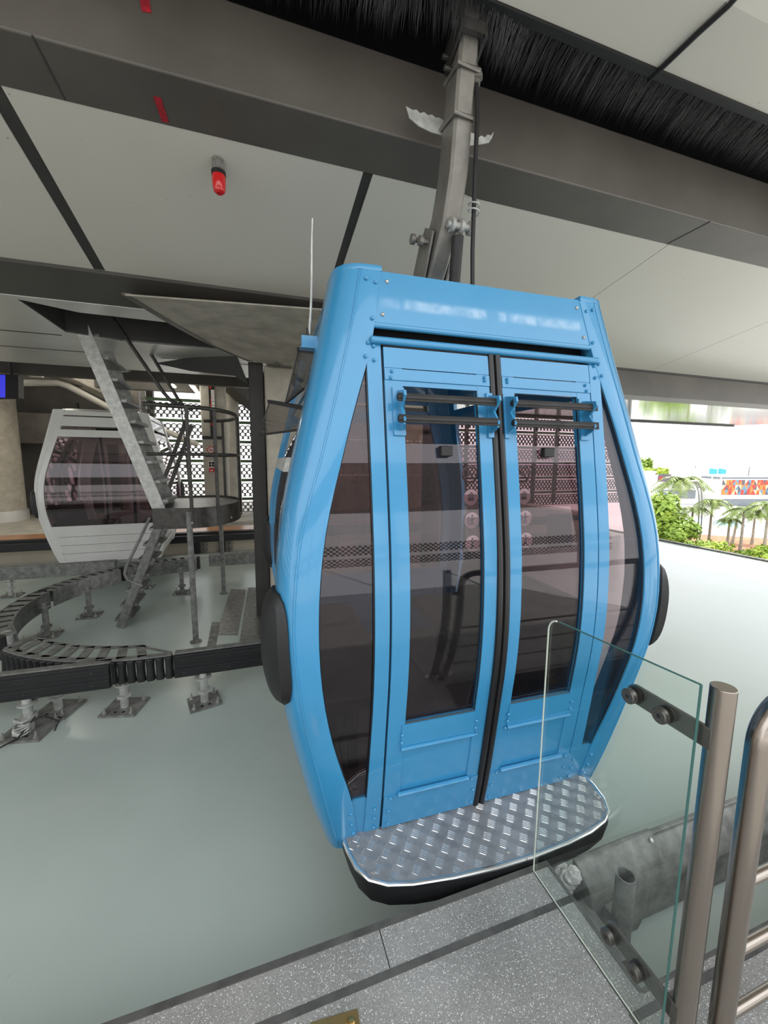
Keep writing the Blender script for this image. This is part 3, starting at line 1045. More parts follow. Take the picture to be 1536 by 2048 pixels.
def hang(root, frame):
    arm = arm_mb(frame).build('hanger_arm', 'arm', root, label='curved grey steel arm carrying the cabin')
    for y, z, h, sk in ((1.80, 3.245, .066, .02), (1.826, 3.08, .072, .03)):
        w = .05
        mb = MB()
        pts = [V((hx-w, y-h, z-sk)), V((hx+w, y-h, z-sk)), V((hx+w, y+h, z+sk*.2)), V((hx-w, y+h, z+sk*.2))]
        mb.tube([frame(p) for p in pts], .009, 8, closed=True)
        mb.build('clamp_band', 'arm', arm)
    mb = MB()
    mb.obox(frame(V((hx, 1.705, 3.345))), V((.050, 0, 0)), V((0, .010, 0)), V((0, 0, .022)))
    for sx in (-1, 1):
        mb.obox(frame(V((hx+sx*.058, 1.77, 3.34))), V((.006, 0, 0)), V((0, .075, -.03)), V((0, 0, .05)))
    for q in ((-.075, 1.82, 3.31), (-.075, 1.80, 3.25), (-.075, 1.74, 3.37)):
        mb.cyl(frame(V((hx+q[0]-.012, q[1], q[2]))), frame(V((hx+.06, q[1], q[2]))), .011, .011, 10)
    mb.build('grip_bracket', 'steel_dark', arm)
    # pin plates at the roof
    mb = MB()
    for sx in (-1, 1):
        pr = [V((hx+sx*.062-.005, y, z)) for y, z in ((2.02, 2.72), (1.93, 2.66), (2.02, 2.50), (2.16, 2.33), (2.30, 2.33), (2.20, 2.52), (2.10, 2.66))]
        mb.prism([frame(p) for p in pr], V((.010, 0, 0)))
    mb.build('pin_plate', 'arm', arm)
    mb = MB()
    for y, z, e in ((2.03, 2.66, .055), (2.15, 2.47, .055), (1.985, 2.635, .03)):
        mb = MB()
        mb.cyl(frame(V((hx-.07-e, y, z))), frame(V((hx+.08, y, z))), .012, .012, 10)
        mb.cyl(frame(V((hx-.085-e, y, z))), frame(V((hx-.065-e, y, z))), .024, .024, 12)
        mb.build('hinge_pin', 'arm', arm)
    mb = MB()
    a, b = V((hx+.035, 1.86, 2.62)), V((hx+.05, 1.93, 2.30))
    mb.cyl(frame(a), frame(a.lerp(b, .62)), .028, .028, 16)
    mb.cyl(frame(a.lerp(b, .62)), frame(a.lerp(b, .70)), .031, .031, 16)
    mb.build('damper_sleeve', 'rubber', arm, label='black cylindrical damper sleeve')
    mb = MB()
    mb.cyl(frame(a.lerp(b, .70)), frame(b), .023, .023, 14)
    mb.build('damper_rod', 'arm', arm)
    mb = MB()
    k = V((hx+.03, 1.845, 2.655))
    mb.cyl(frame(k+V((-.06, 0, 0))), frame(k+V((.065, 0, 0))), .016, .016, 12)
    for q in (-.035, .012, .06):
        mb.cyl(frame(k+V((q-.008, 0, 0))), frame(k+V((q+.008, 0, 0))), .031, .031, 14)
    mb.build('damper_shackle', 'galv_pale', arm)
    # jagged guide blades
    for k, (pl_, tips) in enumerate((([(892, 272), (862, 264), (838, 252), (819, 236), (812, 212), (826, 220), (833, 219), (840, 226), (848, 224), (856, 230), (864, 229), (871, 235), (878, 235), (892, 243)], 0),
                                    ([(936, 291), (962, 288), (978, 285), (984, 276), (988, 263), (982, 271), (975, 269), (970, 275), (963, 271), (957, 275), (950, 268), (936, 262)], 0))):
        mb = MB().prism([frame(at(x, y, Y=1.905)) for x, y in pl_], V((0, .004, 0)))
        mb.build('guide_blade', 'galv_pale', arm, label='jagged pale metal blade strapped to the arm')
    # control cable beside the arm
    mb = MB()
    cp = [V((.995, 1.80, 3.30)), V((.992, 1.765, 3.22)), V((.99, 1.74, 3.05)), V((.985, 1.735, 2.80)), V((.985, 1.735, 2.68)), V((.988, 1.74, 2.5)), V((.995, 1.735, 2.25))]
    mb.tube([frame(p) for p in cp], .010, 8)
    cb = mb.build('control_cable', 'black', arm, label='black cable hanging beside the arm')
    mb = MB()
    mb.cyl(frame(cp[0]+V((0, .01, .06))), frame(V((.993, 1.762, 3.19))), .014, .017, 10)
    mb.cyl(frame(V((.9935, 1.763, 3.235))), frame(V((.9935, 1.763, 3.21))), .026, .026, 6)
    mb.build('cable_ferrule', 'arm', cb)
    mb = MB()
    c0 = V((.985, 1.735, 2.705))
    mb.tube([frame(c0+V((.024*math.cos(t), .024*math.sin(t), -.004*t))) for t in lins(0, 4.5*PI, 34)], .0035, 6)
    mb.tube([frame(c0+V((-.02, 0, .01))), frame(V((.955, 1.78, 2.75)))], .0035, 6)
    mb.build('wire_loop', 'galv_pale', cb)
    return arm


hang(blue, loc)

# fittings on the blue cabin's left side: whip rod, brackets and tilted vent flaps
mb = MB()
b0, b1 = at(617, 684, Y=1.66), at(627, 437, Y=1.62)
pts = [b0.lerp(b1, t)+V((.004*math.sin(t*5), 0, 0)) for t in lins(0, 1, 9)]
mb.tube([loc(p) for p in pts], [.0055-.0025*i/8 for i in range(9)], 8)
rod = mb.build('whip_rod', 'galv_pale', blue, label='thin pale upright rod on the cabin side')
q = loc(b0)
mb = MB()
mb.cyl(q+V((0, 0, -.02)), q+V((0, 0, .05)), .009, .008, 10)
mb.build('rod_socket', 'black', rod)
mb = MB()
mb.box(q.x-.028, q.x+.115, q.y-.016, q.y+.016, q.z-.022, q.z+.020)
mb.box(q.x-.032, q.x+.115, q.y-.026, q.y+.026, q.z-.028, q.z-.022)
mb.box(q.x-.026, q.x+.14, q.y+.78, q.y+.81, q.z-.26, q.z-.21)
mb.build('rack_arm', 'blue', blue)
for quad, th_ in (([(598, 699, 2.10), (635, 702, 1.72), (607, 777, 1.72), (570, 808, 2.10)], V((.006, 0, .002))),
                  ([(539, 803, 2.25), (611, 816, 1.80), (607, 858, 1.80), (518, 870, 2.25)], V((.002, 0, -.006)))):
    c4 = [loc(at(x, y, Y=yy)) for x, y, yy in quad]
    mb = MB().prism(c4, th_)
    fl = mb.build('vent_flap', 'smoke', blue, label='smoky clear vent flap tilted outward')
    for a_, b_, w_ in ((c4[0], c4[1], .022), (c4[3], c4[2], .010), (c4[0], c4[3], .008)):
        MB().bar(a_, b_, w_, w_*.8).build('flap_frame', 'black', fl)
    # stay that holds the flap off the cabin
    MB().bar((c4[1]+c4[2])/2, V((-(wprof(c4[2].z)-.03), (c4[1].y+c4[2].y)/2, c4[2].z)), .018, .012).build('flap_stay', 'black', fl)
mb = MB()
strip(mb, 'L', .30, DEPTH-.3, 1.50, 1.56, .03, .02, 3)
mb.build('side_rail', 'galv_pale', blue)

# white cabin on the far side of the loop
WROT = PI+R(3)
wc = V((-2.22, 8.93, 0.0))
white = make_cabin('gondola_cabin', 'white gondola cabin seen from its plain side on the far track, behind the steel stair', wc, WROT, 'white', 'white', 'gondola cabins in the station', door_kit=False, pictos=False)


def wloc(p):
    return loc(p)


hang(white, wloc)

# ------------------------------------------------------------------ the station: setting
PZ = -0.45                                   # floor of the cabin track
mb = MB().box(-9, 10.0, 0.2, 9.6, PZ-.25, PZ)
struct('floor', mb, 'floor')
mb = MB().prism([V((x, y, -.30)) for x, y in ((-7, -3.5), (3.6, -3.5), (3.6, .70), (1.043, .70), (1.043, 1.10), (-7, 1.10))], V((0, 0, .30)))
struct('floor_platform', mb, 'terrazzo')
mb = MB().box(-7, 3.6, -3.5, .62, PZ-.25, -.30)
struct('wall_platform', mb, 'concrete2')
mb = MB().box(-7, 1.043, 1.088, 1.108, -.30, .004)
mb.box(1.033, 1.045, .70, 1.10, -.12, .003)
mb.box(1.043, 3.6, .695, .706, -.30, .003)
struct('trim_1', mb, 'groove')
mb = MB().box(-7, 1.043, .958, .979, -.01, .0015)
mb.box(.96, 3.6, .655, .675, -.01, .0015)
struct('trim_2', mb, 'groove')
mb = MB()
for x in (-.95, .352, ):
    mb.box(x-.0012, x+.0012, .979, 1.088, -.01, .0008)
mb.box(.9655, .9685, -.5, 1.09, -.01, .0008)
struct('trim_3', mb, 'void')
# far platform
mb = MB().box(-9, 10, 9.29, 16, PZ-.2, -.02)
struct('floor_far_platform', mb, 'concrete2')
mb = MB().box(-9, 10, 9.265, 9.289, -.50, -.13)
struct('wall_far_platform', mb, 'beige')
mb = MB().box(-9, 10, 9.20, 9.32, -.14, .0)
struct('trim_4', mb, 'black')
mb = MB().box(-9, 10, 9.33, 9.9, -.02, .004)
struct('trim_5', mb, 'orange')

# ---- ceiling: front panels, sloping panels behind the track beam, aluminium soffit
FZ = 3.415
mb = MB()
mb.box(-8, 1.90, 1.36, 1.651, FZ, FZ+.05)
mb.box(1.91, 12, 1.36, 1.651, FZ, FZ+.05)
struct('ceiling_front', mb, 'ceil')
mb = MB()
for x0, x1 in ((-8, 1.88), (1.89, 12)):
    mb.loft([[V((x0, 1.36, FZ)), V((x1, 1.36, FZ)), V((x1, 1.36, FZ+.05)), V((x0, 1.36, FZ+.05))],
             [V((x0, -.25, FZ+.42)), V((x1, -.25, FZ+.42)), V((x1, -.25, FZ+.47)), V((x0, -.25, FZ+.47))]])
struct('ceiling_canopy', mb, 'ceil')


def cz(y):
    return 3.10-.18*(y-2.32)


mb = MB()
xs = [-8, -.985, .655, 2.897, 5.11, 7.4, 12]
for i in range(6):
    g0, g1 = .003, .003
    if i == 1:
        g0, g1 = .035, .028
    if i == 0:
        g1 = .035
    if i == 2:
        g0 = .028
    yb = 3.62 if i < 2 else 4.20
    x0, x1 = xs[i]+g0, xs[i+1]-g1
    if i == 2:
        yb = 4.2
    mb.loft([[V((x0, 2.30, cz(2.30))), V((x1, 2.30, cz(2.30))), V((x1, 2.30, cz(2.30)+.03)), V((x0, 2.30, cz(2.30)+.03))],
             [V((x0, yb, cz(yb))), V((x1, yb, cz(yb))), V((x1, yb, cz(yb)+.03)), V((x0, yb, cz(yb)+.03))]])
struct('ceiling', mb, 'ceil')
mb = MB()      # dark joint strips let into the ceiling
for x, w in ((-.985, .034), (.655, .027), (2.897, .0035), (5.11, .0035), (7.4, .0035)):
    mb.loft([[V((x-w, 2.30, cz(2.30)+.006)), V((x+w, 2.30, cz(2.30)+.006)), V((x+w, 2.30, cz(2.30)+.03)), V((x-w, 2.30, cz(2.30)+.03))],
             [V((x-w, 4.2, cz(4.2)+.006)), V((x+w, 4.2, cz(4.2)+.006)), V((x+w, 4.2, cz(4.2)+.03)), V((x-w, 4.2, cz(4.2)+.03))]])
struct('trim_6', mb, 'column_steel')
# roof above everything keeps the sky out
mb = MB().box(-9.3, 12, .4, 16.0, 4.42, 4.6)
struct('ceiling_roof', mb, 'roof_deck')
# far half of the loop's ceiling
mb = MB()
mb.loft([[V((-8, 8.08, 3.1)), V((12, 8.08, 3.1)), V((12, 8.08, 3.14)), V((-8, 8.08, 3.14))],
         [V((-8, 6.5, 2.82)), V((12, 6.5, 2.82)), V((12, 6.5, 2.86)), V((-8, 6.5, 2.86))]])
struct('ceiling_far', mb, 'soffit')
# aluminium soffit on the left, with the stair hatch cut out
SZ = 2.76
hole = [at(x, y, Z=SZ) for x, y in ((34, 598), (158, 625), (362, 648), (464, 702), (246, 683), (132, 665))]
outer = [V((-8, 3.9, SZ)), V((.9, 3.9, SZ)), V((.9, 6.5, SZ)), V((-8, 6.5, SZ))]
tri = tessellate_polygon([outer, hole])
allp = outer+hole
mb = MB()
n = len(allp)
vs = allp+[p+V((0, 0, .02)) for p in allp]
fs = [tuple(t) for t in tri]+[tuple(i+n for i in reversed(t)) for t in tri]
for a, cnt in ((0, 4), (4, len(hole))):
    for i in range(cnt):
        fs.append((a+i, a+(i+1) % cnt, a+(i+1) % cnt+n, a+i+n))
mb.add(vs, fs)
struct('ceiling_soffit', mb, 'soffit', flat=True)
mb = MB()     # panel joints of the soffit
for y in (4.95, 5.62):
    mb.box(-8, -1.75, y-.014, y+.014, SZ-.002, SZ+.01)
for y in (5.62,):
    mb.box(-1.0, .9, y-.012, y+.012, SZ-.002, SZ+.01)
struct('trim_7', mb, 'column_steel')
# dark reveal and chamber over the hatch
mb = MB()
m = len(hole)
lo = [p+V((0, 0, .004)) for p in hole]
hi = [p+V((0, 0, .40)) for p in hole]
mb.add(lo+hi, [(i, (i+1) % m, (i+1) % m+m, i+m) for i in range(m)])
struct('ceiling_hatch', mb, 'column_steel')
mb = MB().prism(hi, V((0, 0, .02)))
struct('ceiling_hatch_dark', mb, 'void')  # black sheet standing in for the unlit depth above the hatch

# ---- track beams
mb = MB()
mb.prism([V((-8, y, z)) for y, z in ((2.02, 3.10), (2.31, 3.10), (2.31, 3.42), (2.10, 3.42), (2.10, 3.435), (2.02, 3.435))], V((20, 0, 0)))
beam = mb.build('track_beam', 'beam', bevel=.012)
tag(beam, 'long grey-brown steel beam running overhead behind the blue gondola\'s arm', 'beam')
beam_marks = MB()
for (x, y), (x2, y2), w in (((287, 0), (293, 24), .011),):
    a, b = at(x, y-14, Y=2.017), at(x2, y2, Y=2.017)
    beam_marks.bar(a, b, .034, .002, up=(0, 1, 0))
a, b = at(314, 194, Z=3.098), at(331, 244, Z=3.098)
beam_marks.bar(a, b, .030, .002)
bmk = beam_marks.build('paint_mark', 'redpaint', beam, label='red paint mark on the beam')
mb = MB()
for x in (-.72, 2.875):
    mb.box(x-.0025, x+.0025, 2.016, 2.30, 3.097, 3.103)
mb.build('weld_joint', 'column_steel', beam)
# slot over the track: dark cavity
mb = MB()
mb.box(-8, 12, 1.60, 1.615, 3.47, 4.30)
mb.box(-8, 12, 2.33, 2.345, 3.40, 4.30)
mb.box(-8, 12, 1.60, 2.345, 4.30, 4.32)
struct('ceiling_slot', mb, 'void')
# far track beam
mb = MB().box(-8, 12, 8.08, 8.36, 3.10, 3.43)
fb = mb.build('track_beam', 'beam_dark', bevel=.012)
tag(fb, 'grey-brown steel beam above the white gondola on the far track', 'beam')
# dark cross beam on the left and pale fascia beam on the right
mb = MB().prism([V((-8, y, z)) for y, z in ((3.53, 2.86), (3.92, 2.76), (3.92, 3.15), (3.53, 3.15))], V((8.72, 0, 0)))
o = mb.build('ceiling_beam', 'beam_dark', bevel=.006)
tag(o, 'dark steel beam under the ceiling left of the blue cabin, before the metal soffit', 'beam')
mb = MB().prism([V((.73, y, z)) for y, z in ((4.18, 2.755), (4.18, 2.44), (4.42, 2.42), (4.42, 3.0), (4.21, 3.0))], V((10.4, 0, 0)))
fa = mb.build('ceiling_beam', 'beam', bevel=.006)
tag(fa, 'pale grey fascia beam at right above the open view of palms', 'beam')
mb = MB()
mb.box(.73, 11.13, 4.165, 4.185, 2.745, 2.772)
mb.build('dark_top_strip', 'column_steel', fa)  # thin dark strip along the top edge of the fascia
mb = MB()
mb.prism([V((x, y, 2.43)) for x, y in ((.9, 4.42), (11.13, 4.42), (11.13, 6.2), (10.9, 6.62), (.9, 6.62))], V((0, 0, .05)))
struct('ceiling_mirror', mb, 'mirror')
mb = MB().box(.9, 10.9, 6.60, 6.64, 2.40, 2.44)
struct('trim_8', mb, 'column_steel')

# ---- brush strip that closes the slot
root = empty('brush_strip', 'black bristle brush strip along the ceiling slot above the gondola', 'brush', (0, 1.66, FZ))
mb = MB().box(-6, 9, 1.652, 1.690, FZ-.012, FZ+.045)
mb.build('brush_holder', 'black', root)
mb = MB()
rb = random.Random(3)


def hair(p, d, ln, sag, r):
    pts = []
    for k in range(4):
        t = k/3
        pts.append(p+d*(ln*t)+V((0, 0, -sag*t*t)))
    a = V((1, 0, 0))*r
    b = V((0, .5, .87))*r
    vs = []
    for k, q in enumerate(pts[:-1]):
        s = 1-.25*k
        vs += [q-a*s, q+a*s, q+b*s*1.6]
    vs.append(pts[-1])
    fs = []
    for k in range(2):
        i = k*3
        fs += [(i, i+1, i+4, i+3), (i+1, i+2, i+5, i+4), (i+2, i, i+3, i+5)]
    fs += [(6, 7, 9), (7, 8, 9), (8, 6, 9)]
    mb.add(vs, fs)


for i in range(3400):
    x = -.9+rb.random()**.8*5.6
    y = 1.675+rb.random()*.02
    ln = .11+rb.random()*.09
    k = math.exp(-((x-.93)/.22)**2)+(.6 if x < .9 else 0)*math.exp(-((x-.6)/.5)**2)
    k = min(1, k)
    hair(V((x, y-.012*k, FZ+.01-rb.random()*.02)), V((rb.gauss(0, .13)-.12*(1-k), 1-.72*k, -.42-.55*k+rb.gauss(0, .12))).normalized(), ln*(1-.25*k), .015+rb.random()*.03, .0008)
mb.build('bristles', 'bristle', root, kind='stuff', flat=True)
# ---- beacon
bz = cz(2.42)
bp = at(436, 318, Z=3.085)
root = empty('warning_beacon', 'small red warning beacon hanging from the white ceiling panel', 'warning light', (bp.x, bp.y, cz(bp.y)))
z0 = cz(bp.y)
mb = MB().cyl(V((bp.x, bp.y, z0)), V((bp.x, bp.y, z0-.055)), .030, .032, 20)
mb.build('beacon_base', 'lamp_glass', root)
mb = MB().cyl(V((bp.x, bp.y, z0-.055)), V((bp.x, bp.y, z0-.075)), .036, .036, 20)
mb.build('beacon_collar', 'black', root)
mb = MB()
lp = []
for z, r in ((.075, .034), (.10, .034), (.135, .032), (.150, .027), (.158, .016)):
    lp.append([V((bp.x+r*math.cos(t), bp.y+r*math.sin(t), z0-z)) for t in lins(0, 2*PI*19/20, 20)])
mb.loft(lp)
mb.build('beacon_lens', 'red', root, label='red domed lens')

# ---- cable across the front ceiling
cpts = [at(1322, 138, Z=FZ-.012), at(1412, 52, Z=FZ-.012)]
e = cpts[1]
mb = MB().tube([cpts[0]+V((0, .06, 0)), cpts[0], cpts[1]+V((0, .03, 0)), V((e.x+.01, 1.36, FZ-.008)), V((e.x+.02, 1.2, FZ+.035)), V((e.x+.06, -.2, FZ+.40))], .0115, 10)
o = mb.build('ceiling_cable', 'black', bevel=0)
tag(o, 'thick black cable bent across the cream ceiling at the top right', 'cable')

# ------------------------------------------------------------------ columns
mb = MB()
mb.box(-.005, .165, 5.18, 5.5, PZ, 2.70)
root = empty('support_column', 'dark steel column with wide bracket between the stair and the blue cabin', 'column', (.08, 5.3, PZ))
mb.build('column_shaft', 'column_steel', root, bevel=.01)
left = [at(x, y, Z=z) for x, y, z in ((250, 591, 2.745), (300, 620, 2.742), (350, 650, 2.738), (405, 680, 2.73), (455, 703, 2.71), (500, 722, 2.66))]
right = [at(x, y, Z=z) for x, y, z in ((590, 738, 2.64), (616, 722, 2.66), (640, 694, 2.70), (655, 655, 2.735), (668, 622, 2.745))]
lp = left+right
mb = MB()
mb.loft([lp, [p+V((0, .0, .012)) for p in lp]])
mb.build('column_bracket', 'haunch', root, label='brown-grey flared bracket plate', flat=True)
mb = MB()
mb.loft([[left[0]+V((-.02, 0, .0)), left[0]+V((.04, 0, -.006)), left[0]+V((.04, 0, .02)), left[0]+V((-.02, 0, .02))]]+[[p+V((-.03, 0, -.004)), p+V((.035, 0, -.008)), p+V((.035, 0, .02)), p+V((-.03, 0, .02))] for p in left[1:]])
mb.build('bracket_edge', 'beam', root)
# braced flank plate on the far left of the column
pl = [at(312, 727, Y=5.7), at(470, 703, Y=5.2), at(497, 770, Y=5.2), at(470, 752, Y=5.3), at(380, 742, Y=5.6)]
mb = MB().prism(pl, V((0, .05, .02)))
mb.build('flank_plate', 'column_steel', root)
# pad plate and fin on top of the concrete
pb = [at(519, 712, Y=5.02), at(592, 716, Y=5.02), at(582, 737, Y=5.02), at(536, 733, Y=5.02)]
mb = MB().prism(pb, V((0, .02, 0)))
mb.prism([at(549, 682, Y=4.9), at(557, 682, Y=4.9), at(557, 730, Y=4.9), at(549, 730, Y=4.9)], V((0, .14, 0)))
for x in (541, 566):
    q = at(x, 727, Y=5.02)
    mb.cyl(q, q+V((0, -.025, 0)), .02, .02, 6)
mb.build('lug_plate', 'beam', root)
mb = MB().box(.175, .70, 5.10, 5.62, PZ, 2.66)
o = mb.build('concrete_column', 'concrete', bevel=.02)
tag(o, 'square beige concrete column partly hidden by the blue cabin\'s left side', 'column')
mb = MB().cyl(V((2.45, 5.25, PZ)), V((2.45, 5.25, 2.45)), .15, .15, 24)
o = mb.build('inner_column', 'column_steel')
tag(o, 'dark round column seen through the blue cabin\'s left door', 'column')

# left round pillar with display
cb = at(8, 1043, Z=-.02)
cx, cy = cb.x-.22, cb.y+.25
root = empty('round_pillar', 'thick round beige pillar at the left image edge', 'column', (cx, cy, -.02))
mb = MB().cyl(V((cx, cy, -.02)), V((cx, cy, 4.4)), .56, .56, 40)
mb.build('pillar_shaft', 'concrete', root)
mb = MB().cyl(V((cx, cy, -.02)), V((cx, cy, .24)), .60, .60, 40)
mb.build('pillar_sleeve', 'soffit', root, label='polished metal sleeve at the foot')
mb = MB().cyl(V((cx, cy, 3.55)), V((cx, cy, 3.58)), .565, .565, 40)
mb.build('pillar_joint', 'mid_wall', root)
dp = [at(0, 748, Y=9.1), at(34, 750, Y=9.3), at(43, 797, Y=9.3), at(0, 796, Y=9.1)]
d0 = at(-30, 748, Y=8.95)
root = empty('display_screen', 'dark display screen glowing blue, hung by the round pillar', 'screen', dp[1])
dd = [at(-40, 746, Y=9.0), at(36, 750, Y=9.25), at(37, 796, Y=9.25), at(-40, 797, Y=9.0)]
mb = MB().prism(dd, V((.03, .12, 0)))
mb.build('screen_case', 'black', root)
ds = [at(-38, 748, Y=8.985), at(10, 750, Y=9.14), at(10, 795, Y=9.14), at(-38, 795, Y=8.985)]
mb = MB().prism(ds, V((0, .01, 0)))
mb.build('screen_panel', 'screen_blue', root)
# pole that hangs the display
p0 = at(20, 750, Y=9.25)
mb = MB().cyl(V((p0.x, p0.y+.06, p0.z)), V((p0.x, p0.y+.06, 4.42)), .03, .03, 10)
mb.build('hanging_pole', 'black', root)

# panelled column with signs
cb = at(432, 1052, Z=-.02)
px, py = cb.x, cb.y+.3
root = empty('panelled_column', 'beige panelled column with round warning sign and red notices, behind the steel stair', 'column', (px, py, -.02))


def pc(x, y, dy=0.0):
    return at(x, y, Y=py-.32+dy)


a, b = pc(398, 760), pc(448, 760)
mb = MB().box(a.x, b.x, py-.30, py+.30, -.02, 4.4)
mb.build('column_panel', 'concrete2', root, bevel=.02)
q0, q1 = pc(416, 757), pc(433, 875)
mb = MB().box(q0.x, q1.x, py-.335, py-.30, q1.z, q0.z)
tb = mb.build('tall_banner', 'black', root, label='tall black and red upright banner')
mb = MB()
rr = random.Random(5)
for i in range(16):
    z = q1.z+(q0.z-q1.z)*(i+.3)/16
    w = (q1.x-q0.x)
    xx = q0.x+w*(.15+.5*rr.random())
    mb.box(xx, xx+w*.35, py-.342, py-.334, z, z+.05+.08*rr.random())
mb.build('banner_print', 'sign_red', tb)
mb = MB()
for i in range(7):
    z = q1.z+(q0.z-q1.z)*(.35+.45*i/7)
    mb.box(q0.x+.05, q0.x+.12, py-.344, py-.334, z, z+.10)
mb.build('banner_print', 'sign_white', tb)
q0, q1 = pc(404, 872), pc(444, 879)
mb = MB().box(q0.x, q1.x, py-.34, py-.30, q1.z, q0.z)
mb.build('black_band', 'ink', root)
q0, q1 = pc(414, 893), pc(430, 908)
mb = MB().box(q0.x, q1.x, py-.325, py-.30, q1.z, q0.z)
sg = mb.build('warning_sign', 'sign_white', root, label='white sign with a ring and slash')
c = pc(422, 900)
c.y = py-.328
mb = MB()
mb.tube([c+V((.075*math.cos(t), 0, .075*math.sin(t))) for t in lins(0, 2*PI*23/24, 24)], .009, 6, closed=True)
mb.bar(c+V((-.053, 0, .053)), c+V((.053, 0, -.053)), .014, .006)
mb.box(c.x-.04, c.x+.035, c.y-.003, c.y+.003, c.z-.014, c.z+.006)
mb.build('sign_ring', 'sign_red', sg)
q0, q1 = pc(416, 922), pc(430, 935)
mb = MB().box(q0.x, q1.x, py-.32, py-.30, q1.z, q0.z)
nt_ = mb.build('notice', 'sign_white', root)
mb = MB()
for i in range(2):
    for j in range(2):
        x, z = q0.x+(q1.x-q0.x)*(.28+.44*i), q1.z+(q0.z-q1.z)*(.3+.4*j)
        mb.ball(V((x, py-.322, z)), .03, .006, .03, 8, 6)
mb.build('notice_print', 'ink', nt_)
q0, q1 = pc(418, 936), pc(429, 944)
mb = MB().box(q0.x, q1.x, py-.32, py-.30, q1.z, q0.z)
nt_ = mb.build('notice', 'sign_red', root, label='small red notice')
mb = MB().box(q0.x+.03, q1.x-.03, py-.325, py-.318, q1.z+.02, q1.z+.05)
mb.build('notice_print', 'sign_white', nt_)
mb = MB()
for x in (pc(450, 1000).x, pc(442, 1000).x-1.0):
    pass
cb2 = at(462, 1046, Z=-.02)
mb = MB().cyl(V((cb2.x, cb2.y+1.1, -.02)), V((cb2.x, cb2.y+1.1, 4.4)), .26, .26, 24)
o = mb.build('round_column', 'concrete2')
tag(o, 'slim round column directly behind the panelled column', 'column')

# ------------------------------------------------------------------ far walls
WY = 12.6
mb = MB()
mbg = MB()
z = -.1
k = 0
while z < 3.25:
    mb.box(-2.75, 14.6, WY-.02, WY+.02, z, z+.40)
    mbg.box(-2.75, 14.6, WY+.05, WY+.13, z+.44, z+.52)
    z += .56
struct('wall_back', mb, 'perf', flat=True)
# the open facade behind the camera carries the same perforated bands
mb = MB()
for k in range(2):
    mb.box(-9, 10, -7.52, -7.48, .5+k*.62, .95+k*.62)
struct('wall_front', mb, 'perf', flat=True)
mb = MB()
for x in (-9, -6, -3, 0, 3, 6, 9):
    mb.box(x-.09, x+.09, -7.72, -7.54, -.3, 4.6)
mb.box(-9, 10, -7.72, -7.54, 2.9, 4.6)
struct('trim_12', mb, 'galv_dull')
struct('trim_9', mbg, 'green_steel')
mb = MB()
for x in (-2.75, 1.1, 2.6, 4.3, 5.2, 7.2, 8.1, 10.1, 11.1, 13.1, 14.6):
    mb.box(x-.06, x+.06, WY+.03, WY+.12, -.02, 4.42)
struct('trim_10', mb, 'galv_dull')
mb = MB()
for k in range(4):
    mb.box(1.5, 6.5, WY-.16, WY-.05, -.02+k*1.11, 1.075+k*1.11)
struct('wall_panel', mb, 'beige')
# darker rooms on the left
mb = MB().box(-16, -2.7, 13.6, 13.8, -.02, 4.42)
struct('wall_left', mb, 'dark_wall')
mb = MB()
mb.box(-12, -4.62, 13.35, 13.6, 1.95, 2.75)
mb.box(-3.4, -2.85, 12.6, 13.1, -.02, 4.42)
struct('wall_inner', mb, 'mid_wall')
mb = MB().box(-9.3, -9.0, -3.5, 13.7, -.5, .3)
struct('wall_side', mb, 'mid_wall')
mb = MB()
for k in range(7):
    mb.prism([V((-9.18, -3.5, .42+k*.58)), V((-9.18, 13.6, .42+k*.58)), V((-9.18, 13.6, .82+k*.58)), V((-9.18, -3.5, .82+k*.58))], V((.03, 0, 0)))
struct('wall_side_screen', mb, 'galv_dull')
q = at(155, 850, Y=13.2)
root = empty('exit_sign', 'small dark green sign on the wall between the pillar and the white gondola', 'sign', q)
mb = MB().box(q.x-.42, q.x+.42, 13.2, 13.26, q.z-.17, q.z+.17)
mb.build('sign_board', 'sign_green', root)
mb = MB()
for i in range(4):
    mb.box(q.x-.28+i*.15, q.x-.18+i*.15, 13.19, 13.205, q.z-.06, q.z+.05)
mb.build('sign_marks', 'galv_dull', root)
mb = MB().box(q.x-.03, q.x+.03, 13.24, 13.34, q.z+.17, q.z+.6)
mb.build('sign_hanger', 'black', root)
# beams and pipes below the far roof, left
for i, (p, q_, w, h, mt, lb) in enumerate((
    ((46, 700), (250, 800), .40, .34, 'concrete2', 'sloping beige concrete beam beside the round pillar'),
)):
    a, b = at(*p, Y=11.0), at(*q_, Y=12.6)
    o = MB().bar(a, b, w, h).build('roof_beam', mt, bevel=.02)
    tag(o, lb, 'beam')
a, b, c = at(48, 766, Y=11.6), at(125, 766, Y=11.6), at(212, 812, Y=11.9)
o = MB().tube([a+V((-2, 0, 0)), a, b+V((-.08, 0, 0)), b+V((.08, .02, -.05)), c, c+V((2, .5, -.9))], .075, 14).build('wall_pipe', 'pipe_grey')
tag(o, 'bent grey pipe running above the white gondola\'s roof', 'pipe')
q = at(70, 735, Y=10.9)
o = MB().box(q.x-.11, q.x+.13, 10.75, 10.95, q.z-.20, q.z+.14).build('junction_box', 'sign_white', bevel=.01)
tag(o, 'small white junction box beside the top of the round pillar', 'box')
for i, y in enumerate((755, 772, 790)):
    pass
